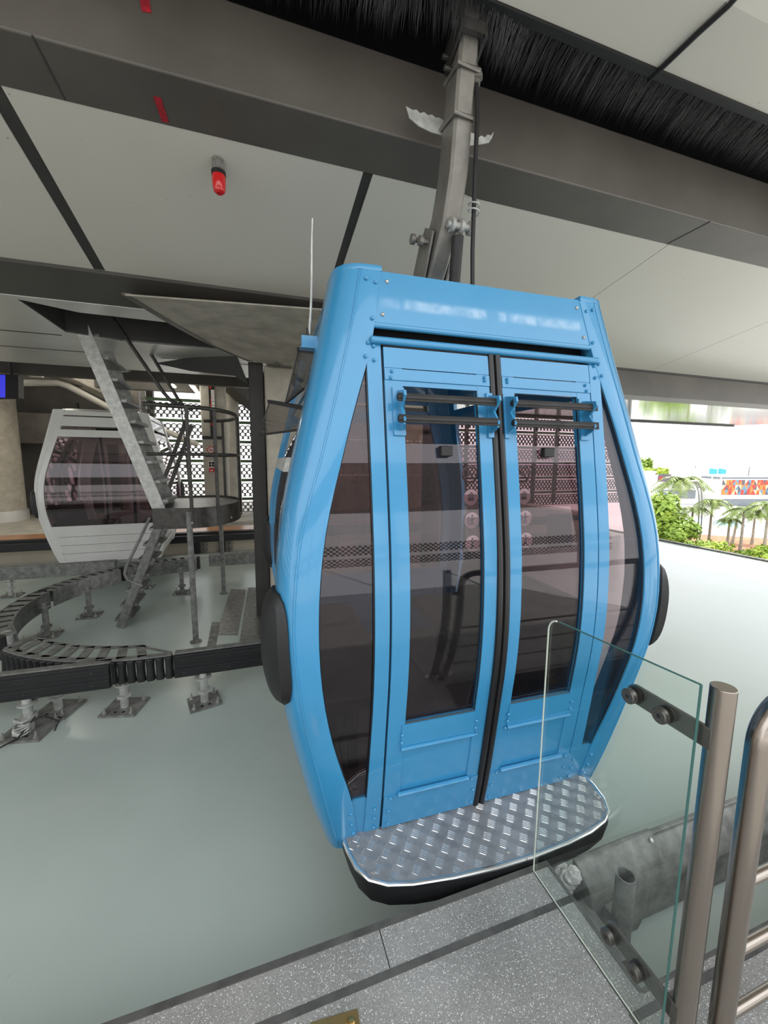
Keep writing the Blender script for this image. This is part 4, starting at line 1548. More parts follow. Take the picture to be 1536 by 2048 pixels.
# far roof girders and light fittings (centre left)
for j, (a, b, lb) in enumerate((((322, 745), (349, 772), 'left one of two slanted strip lights above the steel landing'), ((374, 757), (398, 787), 'right one of two slanted strip lights, beside the panelled column'))):
    pa, pb_ = at(*a, Y=9.6), at(*b, Y=11.6)
    root = empty('strip_light', lb, 'light', pa)
    MB().bar(pa, pb_, .10, .05).build('light_case', 'sign_white', root)
    MB().bar(pa+V((0, 0, -.035)), pb_+V((0, 0, -.035)), .07, .02).build('light_tube', pbr('warm_tube_%d' % j, (.8, .8, .75, 1), emit=((1, .95, .82, 1), 14.0)), root)
    MB().bar(pa.lerp(pb_, .5), V((pa.lerp(pb_, .5).x, pa.lerp(pb_, .5).y, 4.42)), .02, .02).build('light_stem', 'black', root)
M['tube'] = pbr('warm_tube', (.8, .8, .75, 1), emit=((1, .95, .82, 1), 34.0))  # strong glow for unseen lamps added to brighten the left side
for x_, lb in ((-7.0, 'unseen fill light added over the far platform, left of the round pillar'), (-4.2, 'unseen fill light added over the far platform, above the white gondola'), (-2.3, 'unseen fill light added over the far platform, between the white gondola and the landing')):
    root = empty('strip_light', lb, 'light', V((x_, 10.5, 4.3)))
    MB().bar(V((x_, 9.6, 4.3)), V((x_, 11.6, 4.3)), .12, .06).build('light_case', 'sign_white', root)
    MB().bar(V((x_, 9.65, 4.255)), V((x_, 11.55, 4.255)), .08, .02).build('light_tube', 'tube', root)
    MB().bar(V((x_, 10.6, 4.33)), V((x_, 10.6, 4.42)), .03, .03).build('light_stem', 'black', root)
for y_, z_ in ((9.5, 3.1), (11.9, 3.28)):
    o = MB().box(-5.2, 2.2, y_-.08, y_+.08, z_, z_+.30).build('roof_girder', 'beam_dark', bevel=.01)
    tag(o, 'dark girder under the far roof %s' % ('just beyond the white gondola\'s track' if y_ < 10 else 'right above the perforated wall'), 'beam')
a, b = at(455, 765, Y=10.9), at(540, 835, Y=12.2)
o = MB().bar(a, b, .35, .30).build('roof_beam', 'dark_wall', bevel=.01)
tag(o, 'dark sloping beam just left of the dark column, above the perforated wall', 'beam')

# ------------------------------------------------------------------ guide rails
LC = V((-.74, 5.19, 0))
RAD = 1.77


def arc(a0, a1, r, n, z=0.0):
    return [LC+V((r*math.cos(t), r*math.sin(t), z)) for t in lins(R(a0), R(a1), n)]


def support(x, y, label, top=-.20, rot=0.0, size=.22, mat='galv_pale', plate='galv_dull', coil=False):
    root = empty('rail_support', label, 'support', (x, y, PZ), 'posts under the guide rails')
    mb = MB()
    mb.cyl(V((x, y, PZ+.012)), V((x, y, top)), .030, .030, 18)
    mb.build('post', mat, root)
    mb = MB()
    mb.cyl(V((x, y, top-.045)), V((x, y, top-.030)), .060, .060, 20)
    mb.build('flange', mat, root)
    MB().cyl(V((x, y, PZ+.105)), V((x, y, PZ+.125)), .052, .052, 18).build('collar', mat, root)
    mb = MB()
    c, s = math.cos(rot), math.sin(rot)
    a, b = V((c, s, 0))*size/2, V((-s, c, 0))*size/2
    mb.obox(V((x, y, PZ+.008)), a*1.1, b, V((0, 0, .008)))
    bp_ = mb.build('base_plate', plate, root, bevel=.002)
    for i, (u, v) in enumerate(((-.8, -.75), (.8, -.75), (-.8, .75), (.8, .75))):
        mb = MB()
        q_ = V((x, y, PZ+.016))+a*u+b*v
        mb.cyl(q_, q_+V((0, 0, .006)), .018, .018, 14)
        mb.cyl(q_+V((0, 0, .006)), q_+V((0, 0, .022)), .012, .012, 6)
        mb.cyl(q_+V((0, 0, .022)), q_+V((0, 0, .048)), .006, .006, 8)
        mb.build('anchor_bolt', 'zinc', bp_)
    for u in (-.25, .25):
        q_ = V((x, y, PZ+.0162))+a*u-b*.62
        MB().cyl(q_, q_+V((0, 0, .001)), .012, .012, 10).build('slot_hole', 'void', bp_)
    if coil:
        mb = MB()
        for k in range(9):
            t = k*.9
            mb.tube([V((x-.02+.05*math.cos(q), y-.07+.03*math.sin(q)+.004*k, PZ+.03+.012*k+.01*math.sin(2*q+t))) for q in lins(t, t+5, 14)], .006, 6)
        mb.build('rope_coil', 'galv_pale', root, label='frayed pale rope wound at the foot')
        mb = MB()
        mb.tube([V((x+.03, y-.05, PZ+.10)), V((x+.11, y-.04, PZ+.13)), V((x+.20, y-.05, PZ+.07)), V((x+.19, y-.10, PZ+.03))], .006, 6)
        mb.tube([V((x+.05, y-.02, PZ+.12)), V((x-.02, y-.12, PZ+.03)), V((x-.15, y-.22, PZ+.012)), V((x-.5, y-.3, PZ+.012))], .006, 6)
        mb.build('loose_cable', 'black', root, label='loose black cable')
    return root


def bump_rail(x0, x1, y0, y1, label, bolts, face='black'):
    root = empty('guide_rail', label, 'rail', (x0, y0, -.2))
    a, b = V((x0, y0, -.10)), V((x1, y1, -.10))
    d = (b-a).normalized()
    nn = V((-d.y, d.x, 0))
    mb = MB().bar(a-nn*.02, b-nn*.02, .035, .185)
    mb.bar(a-nn*.038+V((0, 0, .045)), b-nn*.038+V((0, 0, .045)), .012, .05)
    mb.bar(a-nn*.038-V((0, 0, .045)), b-nn*.038-V((0, 0, .045)), .012, .05)
    mb.build('wear_strip', face, root, bevel=.003)
    mb = MB()
    mb.bar(a+nn*.03, b+nn*.03, .065, .20)
    mb.build('rail_body', 'galv_dull', root, bevel=.003)
    for t in bolts:
        mb = MB()
        for dz in (.05, -.05):
            q_ = a.lerp(b, t)-nn*.042+V((0, 0, dz))
            mb.cyl(q_, q_-nn*.005, .008, .008, 8)
        mb.build('rail_bolt', 'steel_dark', root)
    return root


bump_rail(-.645, 1.75, 3.41, 3.42, 'straight black guide rail running in behind the blue cabin', (.03, .17, .3, .6, .8))
bump_rail(-2.5, -1.085, 3.44, 3.405, 'straight black guide rail cut by the left image edge', (.25, .5, .62, .92))
for (px_, py_), lb, kw in (
    ((408, 1412), 'rail post nearest the blue cabin, under the end of the long black rail', dict(rot=.25, dy=.05, top=-.185)),
    ((250, 1416), 'rail post under the right end of the roller curve', dict(rot=-.25, size=.25)),
    ((118, 1420), 'short rail post just behind the left black rail, second from the left edge', dict(rot=-.3, size=.25)),
    ((46, 1480), 'stout rail post at the left image edge, wound with frayed rope and cable', dict(rot=-.2, size=.27, coil=True, dy=.10, top=-.19)),
    ((95, 1272), 'rail post under the front end of the galvanised curve, left of the stair foot', dict(mat='galv_dull', top=-.06)),
    ((180, 1232), 'rail post under the middle of the galvanised curve, left of the stair foot', dict(mat='galv_dull', top=-.06)),
    ((365, 1186), 'rail post between the stair foot and the landing\'s thin rod', dict(mat='galv_dull', top=-.06)),
    ((290, 1176), 'rail post right behind the stair foot with a scrap of cable', dict(mat='galv_dull', top=-.06)),
):
    q_ = at(px_, py_, Z=PZ)
    support(q_.x, q_.y+kw.pop('dy', 0), lb, **kw)
# supports under the long rail hidden partly by the cabin
support(1.55, 3.45, 'rail post behind the blue cabin under the long black rail')

# roller curve
root = empty('roller_curve', 'dark curved guide of rubber rollers under a slotted plate, left of the blue cabin', 'roller guide', (LC.x-1.0, LC.y-1.4, -.1))
a0, a1 = 272.5, 226
oa, ob = arc(a0, a1, RAD+.02, 26), arc(a0-.0, a1+3, RAD-.24, 26)
mb = MB()
# plate with slots: cells between inner and outer edges
NC = 36
fs_, vs_ = [], []
tmb = MB()


def ring_cell(t0, t1, r0, r1, z0, z1):
    n_ = 5
    lo_ = [LC+V((r0*math.cos(t), r0*math.sin(t), z0)) for t in lins(t0, t1, n_)]+[LC+V((r1*math.cos(t), r1*math.sin(t), z0)) for t in lins(t1, t0, n_)]
    tmb.loft([lo_, [p+V((0, 0, z1-z0)) for p in lo_]])


tmb.loft([[LC+V((r*math.cos(t), r*math.sin(t), z)) for r, z in ((RAD+.02, -.012), (RAD+.02, 0), (RAD-.035, 0), (RAD-.035, -.012))] for t in lins(R(a0), R(a1), 26)])
tmb.loft([[LC+V((r*math.cos(t), r*math.sin(t), z)) for r, z in ((max(RAD-.20, RAD-.02-.19*min(1, (R(a0)-t)*6)), -.012), (max(RAD-.20, RAD-.02-.19*min(1, (R(a0)-t)*6)), 0), (RAD-.235 if (R(a0)-t) > .17 else RAD-.035-.20*min(1, (R(a0)-t)*6), 0), (RAD-.235 if (R(a0)-t) > .17 else RAD-.035-.20*min(1, (R(a0)-t)*6), -.012))] for t in lins(R(a0), R(a1), 26)])
for i, t in enumerate(lins(R(a0)-.12, R(a1), 9)):
    w = .03
    c0 = LC+V(((RAD-.01)*math.cos(t), (RAD-.01)*math.sin(t), -.006))
    c1 = LC+V(((RAD-.22)*math.cos(t-.05), (RAD-.22)*math.sin(t-.05), -.006))
    tmb.bar(c0, c1, .065, .012)
tmb.build('top_plate', 'galv_dull', root, label='grey slotted top plate')
for i, t in enumerate(lins(R(a0)-.012, R(a1), 22)):
    c_ = LC+V(((RAD+.005)*math.cos(t), (RAD+.005)*math.sin(t), 0))
    mb = MB()
    lp = []
    for z, r in ((-.014, .030), (-.022, .034), (-.05, .030), (-.10, .028), (-.15, .030), (-.185, .034), (-.195, .030)):
        lp.append([c_+V((r*math.cos(q), r*math.sin(q), z)) for q in lins(0, 2*PI*15/16, 16)])
    mb.loft(lp)
    rl = mb.build('roller', 'rubber', root)
    mb = MB().cyl(c_+V((0, 0, -.22)), c_+V((0, 0, -.19)), .007, .007, 8)
    mb.build('axle_pin', 'zinc', rl)

# galvanised curve segments
for a0, a1, lb in ((215, 168, 'galvanised curved guide rail at the left image edge'), (166, 132, 'mottled galvanised curved guide rail in front of the white gondola'), (129, 95, 'galvanised curved guide rail behind the stair foot')):
    m0 = R((a0+a1)/2)
    root = empty('curved_rail', lb, 'rail', (LC.x+RAD*math.cos(m0), LC.y+RAD*math.sin(m0), -.2))
    mb = MB()
    T = lins(R(a0), R(a1), 18)

    def pr(r, z, t):
        return LC+V((r*math.cos(t), r*math.sin(t), z))
    mb.loft([[pr(RAD+.0, -.20, t), pr(RAD+.0, 0, t), pr(RAD-.012, 0, t), pr(RAD-.012, -.20, t)] for t in T])
    mb.build('side_plate', 'galv', root, label='mottled galvanised side plate')
    mb = MB()
    mb.loft([[pr(RAD-.16, -.20, t), pr(RAD-.16, 0, t), pr(RAD-.172, 0, t), pr(RAD-.172, -.20, t)] for t in T])
    mb.build('side_plate', 'galv', root, label='mottled galvanised side plate')
    mb = MB()
    for k in range(0, 17, 2):
        t0, t1 = T[k], T[k+1]
        mb.loft([[pr(RAD-.01, -.012, t), pr(RAD-.01, -.002, t), pr(RAD-.165, -.002, t), pr(RAD-.165, -.012, t)] for t in (t0, (t0+t1)/2, t1)])
    mb.build('top_rung', 'galv_dull', root)
    for t in (R(a0), R(a1)):
        MB().cyl(pr(RAD-.05, -.20, t), pr(RAD-.05, .0, t), .045, .045, 14).build('end_roller', 'rubber', root)
# left edge slotted bracket with pipe
q_ = at(22, 1290, Z=PZ)
o = support(q_.x, q_.y, 'thick pale post under the galvanised curve at the left image edge', size=.2)
# far straight rails
root = bump_rail(-9, -2.05, 7.0, 7.0, 'far straight guide rail in front of the white gondola, at left', (.7, .8, .9), 'galv_dull')
root = bump_rail(-.72, 6, 6.98, 6.98, 'far straight guide rail right of the curve, behind the dark column', (.1, .2), 'galv_dull')
support(.9, 7.02, 'far rail post behind the dark column')
support(-3.4, 7.04, 'far rail post below the white gondola')
o = MB().bar(V((-9, 8.9, -.08)), V((8, 8.9, -.08)), .06, .14).build('platform_rail', 'black', bevel=.004)
tag(o, 'thin black rail along the far platform edge', 'rail')
for i, (px_, lb) in enumerate(((410, 'left of two grey pipes on the beige far platform wall'), (460, 'right of two grey pipes on the beige far platform wall'))):
    q_ = at(px_, 1090, Y=9.2)
    MBp = MB().cyl(V((q_.x, 9.2, PZ)), V((q_.x, 9.2, -.15)), .035, .035, 12)
    for z in (-.40, -.30, -.2):
        MBp.cyl(V((q_.x, 9.2, z)), V((q_.x, 9.2, z+.03)), .05, .05, 12)
    o = MBp.build('wall_pipe', 'galv_dull')
    tag(o, lb, 'pipe')
    o = MB().box(q_.x-.22, q_.x-.10, 9.18, 9.264, PZ, -.14).build('wall_post', 'black')
    tag(o, 'black flat post beside the %s far platform pipe' % ('left' if i == 0 else 'right'), 'post')

# near guide rail at right
root = empty('exit_guide_rail', 'heavy dirty grey guide rail leaving right from the platform corner', 'rail', (1.2, 1.05, -.3))
Y0 = 1.045
prof = [(Y0, -.38), (Y0, -.22), (Y0-.015, -.205), (Y0-.015, -.17), (Y0, -.145), (Y0+.03, -.085), (Y0+.055, -.06), (Y0+.055, -.045), (Y0+.075, -.045), (Y0+.075, -.38)]
mb = MB().prism([V((1.40, y, z)) for y, z in prof], V((7.5, 0, 0)))
mb.build('rail_body', 'galv_dull', root, bevel=.004)
mb = MB()
mb.loft([[V((1.19, Y0-.030, -.36)), V((1.19, Y0-.030, -.13)), V((1.19, Y0-.018, -.105)), V((1.19, Y0+.06, -.055)), V((1.19, Y0+.082, -.055)), V((1.19, Y0+.082, -.36))],
         [V((1.46, Y0-.022, -.38)), V((1.46, Y0-.022, -.145)), V((1.46, Y0-.005, -.115)), V((1.46, Y0+.055, -.044)), V((1.46, Y0+.082, -.044)), V((1.46, Y0+.082, -.38))],
         [V((1.60, Y0-.005, -.20)), V((1.60, Y0-.005, -.15)), V((1.60, Y0+.03, -.085)), V((1.60, Y0+.06, -.040)), V((1.60, Y0+.078, -.040)), V((1.60, Y0+.078, -.20))]])
mb.build('end_cap', 'galv_dull', root, bevel=.006, label='worn grey flared end cap')
mb = MB()
q_ = V((1.57, Y0+.045, -.062))
mb.cyl(q_+V((0, .02, -.02)), q_+V((0, -.01, .012)), .008, .008, 8)
for x in (1.31, 1.9, 2.4):
    mb.cyl(V((x, Y0-.024, -.185)), V((x, Y0-.012, -.185)), .012, .012, 10)
mb.build('rail_bolt', 'zinc', root)
for x in (2.6, 4.4, 6.4):
    support(x, Y0+.04, 'rail post under the exit guide rail, %s' % {2.6: 'the one just beyond the steel handrail', 4.4: 'the middle one toward the open edge', 6.4: 'the last one toward the open edge'}[x], top=-.375)
PYY = .955
a = at(1252, 1750, Y=PYY)
root = empty('pipe_socket', 'open upright steel pipe stub beside the platform corner', 'pipe', (a.x, PYY, PZ))
mb = MB().pipe(V((a.x, PYY, PZ)), V((a.x, PYY, a.z)), .034, .028, 28)
mb.build('pipe_tube', 'galv_dull', root)
mb = MB().box(a.x-.02, a.x+.035, PYY+.02, Y0+.005, -.20, -.17)
mb.box(a.x-.05, a.x+.05, PYY-.05, PYY+.05, PZ, PZ+.012)
mb.build('pipe_bracket', 'galv_dull', root)
mb = MB().box(1.045, 1.20, .86, 1.06, -.20, -.17)
mb.box(1.06, 1.17, .92, 1.04, -.17, -.16)
o = mb.build('corner_bracket', 'galv_dull', bevel=.003)
tag(o, 'dusty metal bracket between platform corner and guide rail', 'bracket')
# crumpled plastic
c_ = at(1128, 1762, Z=-.09)
mb = MB()
rp = random.Random(11)
mb.ball((0, 0, 0), .058, .038, .05, 16, 10)
mb.v = [c_+V((1.10-1.09, 0, 0))+p*(1+.55*(rp.random()-.5)) for p in mb.v]
o = mb.build('plastic_wrap', 'plastic', flat=True)
tag(o, 'crumpled piece of clear plastic stuffed beside the platform corner', 'plastic scrap')

# brass plate
root = empty('brass_plate', 'brass floor plate with screws set in the terrazzo at the bottom edge', 'plate', (.17, .86, 0))
q0 = at(715, 2017, Z=.003)
mb = MB().prism([V((q0.x-.13, q0.y+.012, 0)), V((q0.x, q0.y, 0)), V((q0.x-.004, q0.y-.13, 0)), V((q0.x-.134, q0.y-.118, 0))], V((0, 0, .004)))
mb.build('plate', 'brass', root, bevel=.001)
mb = MB()
for dx, dy in ((-.026, -.022), (-.108, -.014), (-.03, -.108), (-.11, -.10)):
    mb.ball(V((q0.x+dx, q0.y+dy, .004)), .013, .013, .006, 14, 8)
mb.build('screw', 'brass_bright', root)

# ------------------------------------------------------------------ glass barrier and steel rails
GX = .968
root = empty('glass_barrier', 'frameless clear glass panel clamped to the steel post at right', 'barrier', (1.0, .57, 0))
out_ = [(.592, .006), (1.088, .006)]
rc = .045
top = 1.012
for t in lins(0, PI/2, 9):
    out_.append((1.088-rc+rc*math.cos(t), top-rc+rc*math.sin(t)))
out_ += [(.592, top+.030)]
mb = MB().prism([V((GX-.006, y, z)) for y, z in out_], V((.012, 0, 0)))
gp = mb.build('glass_pane', 'clear', root)
mb = MB()
mb.tube([V((GX, y+.0015, z)) for y, z in out_[1:10]], .0030, 6)
mb.tube([V((GX, 1.088, .006)), V((GX, .592, .006))], .0022, 6)
mb.build('lit_edge', 'glass_edge_lit', gp, label='polished front edge of the glass, coloured pale as if lit')
mb = MB()
mb.tube([V((GX, y, z)) for y, z in ((1.04, top+.002), (.592, top+.030))], .0024, 6)
mb.tube([V((GX, .592, top+.03)), V((GX, .592, .006))], .0030, 6)
mb.build('green_edge', 'glass_edge', gp, label='dark green cut edge of the glass')
PX, PY = 1.003, .567
mb = MB().cyl(V((PX, PY, 0)), V((PX, PY, 1.045)), .0255, .0255, 40)
mb.build('barrier_post', 'stainless', root, bevel=.0015)
mb = MB().cyl(V((PX, PY, 0)), V((PX, PY, .012)), .05, .05, 32)
mb.build('post_flange', 'stainless', root)
for z, dz in ((.919, 0), (.155, .0)):
    mb = MB()
    mb.obox(V((GX+.014, .66, z)), V((.005, 0, 0)), V((0, .094, 0)), V((0, 0, .026)))
    mb.cyl(V((GX+.009, .756, z)), V((GX+.019, .756, z)), .026, .026, 24)
    ca = mb.build('clamp_arm', 'clamp', root, bevel=.001)
    for y in (.756, .668):
        mb = MB()
        mb.cyl(V((GX-.0065, y, z)), V((GX-.018, y, z)), .0205, .0205, 28)
        mb.cyl(V((GX-.018, y, z)), V((GX-.020, y, z)), .0185, .0165, 28)
        mb.cyl(V((GX+.006, y, z)), V((GX+.010, y, z)), .022, .022, 24)
        cb_ = mb.build('clamp_disc', 'clamp', ca, label='round steel clamp disc')
        mb = MB().cyl(V((GX-.0202, y, z)), V((GX-.0206, y, z)), .006, .006, 6)
        mb.build('socket_hole', 'ink', cb_)
# handrail
root = empty('handrail', 'bent stainless steel handrail with horizontal bars at the right edge', 'railing', (1.10, .535, 0))
HX, HY = 1.098, .537
pts = [V((HX, HY-.0, 0)), V((HX, HY, .90))]
for t in lins(0, PI/2, 10):
    pts.append(V((HX+.10-.10*math.cos(t), HY, .90+.10*math.sin(t))))
pts.append(V((3.4, HY, 1.0)))
mb = MB().tube(pts, .0255, 28)
mb.build('top_rail', 'stainless', root)
for z in (.53, .33, .135):
    mb = MB().cyl(V((HX+.02, HY, z)), V((3.4, HY, z)), .0125, .0125, 16)
    mb.build('cross_bar', 'stainless', root)
mb = MB().cyl(V((HX, HY, 0)), V((HX, HY, .012)), .048, .048, 32)
mb.cyl(V((2.4, HY, 0)), V((2.4, HY, .98)), .0255, .0255, 24)
mb.build('rail_post', 'stainless', root)

# ------------------------------------------------------------------ steel stair, landing and lower ladder
NY, FY = 4.90, 5.50            # near and far stringer
T0 = at(150, 622, Y=NY)
T1 = at(327, 1040, Y=NY)
root = empty('access_stair', 'steep galvanised steel stair rising into the dark ceiling hatch', 'stair', (T1.x, 5.2, T1.z))
d_ = (T1-T0)
for yy in (NY, FY):
    mb = MB()
    a_, b_ = V((T0.x, yy, T0.z+.25)), V((T1.x, yy, T1.z))
    a_ = b_+(V((T0.x, yy, T0.z))-b_)*1.04
    mb.bar(a_, b_, .014, .125, up=(0, 0, 1))
    mb.build('stringer', 'galv_pale' if yy == NY else 'galv_dull', root, label='mottled grey side stringer')  # near stringer in the paler steel, far one in the duller
for i in range(9):
    t = .10+.86*i/8.6
    c_ = T0.lerp(T1, t)
    mb = MB()
    mb.obox(V((c_.x+.035, (NY+FY)/2, c_.z)), V((.085, 0, 0)), V((0, (FY-NY)/2-.008, 0)), V((0, 0, .014)))
    for k in range(6):
        mb.box(c_.x-.05, c_.x+.12, NY+.05+k*.09, NY+.06+k*.09, c_.z+.017, c_.z+.022)
    mb.build('tread', 'galv', root)
hr0 = [at(192, 640, Y=FY-.05), at(250, 772, Y=FY-.05), at(285, 800, Y=FY-.12)]
for off, yy in ((.0, NY+.08), (.12, FY)):
    mb = MB()
    p0 = V((T0.x+.28+off, yy, T0.z+.02))
    p1 = V((T1.x+.10+off*.5, yy, 2.20))
    mb.tube([p0, p0.lerp(p1, .5), p0.lerp(p1, .92), p1+V((.03, 0, -.02)), p1+V((.12, 0, -.06))], .019, 12)
    mb.build('stair_handrail', 'steel_dark', root, label='dark tube handrail')

LZ = 1.02
root = empty('service_landing', 'dark half-round steel landing with tube railing on thin posts', 'landing', (-.6, 5.4, PZ))
arcp = [V((-1.0, 4.66, 0)), V((-.62, 4.62, 0))]+[V((-.62+.46*math.sin(t), 5.42-.80*math.cos(t), 0)) for t in lins(R(12), R(168), 16)]+[V((-.62, 6.22, 0)), V((-1.0, 6.20, 0))]
mb = MB().prism([p+V((0, 0, LZ-.02)) for p in arcp], V((0, 0, .012)))
mb.build('deck_plate', 'galv', root)
mb = MB()
loops = []
for i, p in enumerate(arcp):
    a_ = arcp[max(0, i-1)]
    b_ = arcp[min(len(arcp)-1, i+1)]
    dd_ = (b_-a_).normalized()
    nn = V((dd_.y, -dd_.x, 0))
    loops.append([p+nn*.004+V((0, 0, LZ-.20)), p+nn*.004+V((0, 0, LZ+.02)), p-nn*.006+V((0, 0, LZ+.02)), p-nn*.006+V((0, 0, LZ-.20))])
mb.loft(loops)
sk = mb.build('edge_band', 'steel_dark', root, label='dark curved edge band')
mb = MB()
for i in (1, 6, 9, 12):
    p = arcp[i]
    mb.ball(p+V((0, -.012, LZ-.14)), .014, .014, .014, 8, 6)
mb.build('band_bolt', 'zinc', sk)
for z, r in ((LZ+1.06, .022), (LZ+.58, .018)):
    mb = MB()
    mb.tube([p+V((0, 0, z)) for p in [V((-1.02, 4.68, .02 if z > 1.9 else 0))]+arcp[1:-1]], r, 12)
    mb.build('rail_tube', 'steel_dark', root)
for i in (1, 4, 10, 15):
    mb = MB()
    p = arcp[i]
    mb.cyl(p+V((0, 0, LZ-.18)), p+V((0, 0, LZ+1.06)), .019, .019, 12)
    mb.build('rail_post', 'steel_dark', root)
q0 = at(392, 1284, Z=PZ)
q1 = at(448, 1187, Z=PZ)
for q_, r in ((q0, .030), (q1, .030)):
    mb = MB()
    mb.cyl(V((q_.x, q_.y, PZ)), V((q_.x, q_.y, LZ-.02)), r, r, 16)
    mb.cyl(V((q_.x, q_.y, PZ)), V((q_.x, q_.y, PZ+.012)), .06, .06, 16)
    mb.build('landing_post', 'galv_dull', root)
mb = MB()
mb.cyl(V((q0.x+.02, q0.y+.03, LZ)), V((q0.x-.02, q0.y+.03, LZ+1.1)), .006, .006, 8)
mb.build('thin_rod', 'steel_dark', root)
# dark diagonal braces behind
for (x0, y0), (x1, y1) in (((372, 842), (328, 960)), ((384, 850), (335, 985))):
    mb = MB().bar(at(x0, y0, Y=6.2), at(x1, y1, Y=6.2), .05, .03, up=(0, 1, 0))
    mb.build('diagonal_brace', 'steel_dark', root)

B0 = at(322, 1040, Y=5.0)
B1 = at(240, 1256, Z=PZ)
root = empty('floor_ladder', 'galvanised ladder slanting from the landing down to the green floor', 'ladder', (B1.x, B1.y, PZ))
dirv = (B1-B0)
for off in (0, .42):
    mb = MB().bar(B0+V((0, off, 0)), B1+V((0, off, 0)), .02, .10)
    mb.build('stringer', 'galv_dull', root, label='mottled grey ladder side')
for i in range(7):
    t = .08+.84*i/6
    c_ = B0.lerp(B1, t)
    mb = MB().box(c_.x-.09, c_.x+.09, c_.y+.01, c_.y+.41, c_.z-.014, c_.z+.012)
    for k in range(4):
        mb.box(c_.x-.085+k*.05, c_.x-.072+k*.05, c_.y+.01, c_.y+.41, c_.z+.012, c_.z+.018)
    mb.build('tread', 'galv', root)
mb = MB()
h0, h1, h2, h3 = at(300, 1035, Y=5.0), at(252, 1135, Y=5.0), at(255, 1160, Y=5.0), at(285, 1172, Y=5.0)
mb.tube([h0, h0.lerp(h1, .5), h1, (h1+h2)/2+V((-.02, 0, 0)), h2, h3], .016, 10)
mb.build('ladder_handrail', 'galv_dull', root)

# floor cover plates
for pts_, lb, mt in (
    ([(432, 1270), (475, 1271), (492, 1180), (462, 1178)], 'narrow steel cover plate in the green floor, left one by the dark column', 'galv'),
    ([(478, 1290), (530, 1292), (520, 1175), (496, 1176)], 'steel cover plate in the green floor, right one at the dark column\'s foot', 'galv'),
    ([(414, 1294), (432, 1294), (440, 1245), (424, 1245)], 'short slotted steel strip in the green floor beside the landing\'s front post', 'galv_dull'),
):
    q_ = [at(x, y, Z=PZ) for x, y in pts_]
    o = MB().prism(q_, V((0, 0, .006))).build('floor_plate', mt, bevel=.001)
    tag(o, lb, 'plate')

# ------------------------------------------------------------------ outside, beyond the open right edge
GZ = -7.0
M['street'] = pbr('pale_sunny_paving', (0.58, 0.57, 0.55, 1), 0.8, var=0.12, scale=.08)
M['grass'] = pbr('sunny_lawn', (0.16, 0.30, 0.04, 1), 0.9, var=0.4, scale=.4)
M['leaf'] = pbr('yellow_green_leaf', (0.30, 0.42, 0.05, 1), 0.5, var=0.5, scale=1.5, col2=(0.15, 0.25, 0.03, 1))
M['leaf2'] = pbr('lime_leaf', (0.46, 0.52, 0.05, 1), 0.5, var=0.4, scale=1.5, col2=(0.20, 0.34, 0.04, 1))
M['palm'] = pbr('palm_frond', (0.20, 0.26, 0.035, 1), 0.45, var=0.4, scale=2, col2=(0.07, 0.12, 0.015, 1))
M['trunk'] = pbr('grey_palm_trunk', (0.34, 0.29, 0.23, 1), 0.8, var=0.3, scale=3)
M['building'] = pbr('white_rendered_wall', (0.75, 0.74, 0.72, 1), 0.7, var=0.06, scale=.3)
M['pane_dark'] = pbr('window_band', (0.18, 0.20, 0.22, 1), 0.2, var=0.2, scale=.5)
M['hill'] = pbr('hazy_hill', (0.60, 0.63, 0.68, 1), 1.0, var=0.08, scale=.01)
M['teal'] = pbr('turquoise_panel', (0.03, 0.36, 0.55, 1), 0.5, var=0.05)
M['soil'] = pbr('red_soil', (0.42, 0.20, 0.11, 1), 0.9, var=0.3, scale=1)
for nm, c in (('mural_red', (.52, .06, .04)), ('mural_orange', (.62, .22, .05)), ('mural_blue', (.12, .25, .36)), ('mural_cream', (.66, .55, .38)), ('mural_dark', (.12, .10, .12))):
    M[nm] = pbr(nm, c+(1,), .6, var=.06)

mb = MB().box(10.6, 420, -160, 420, GZ-.5, GZ)
struct('floor_street', mb, 'street')
mb = MB().box(9.6, 10.0, -4, 16, GZ, PZ-.20)
struct('wall_outer', mb, 'concrete2')
mb = MB().box(9.92, 10.02, .2, 9.4, PZ-.2, PZ+.035)
struct('trim_11', mb, 'galv_dull')


def flag(px, py):
    return at(px, py, Z=GZ)


rn = random.Random(21)


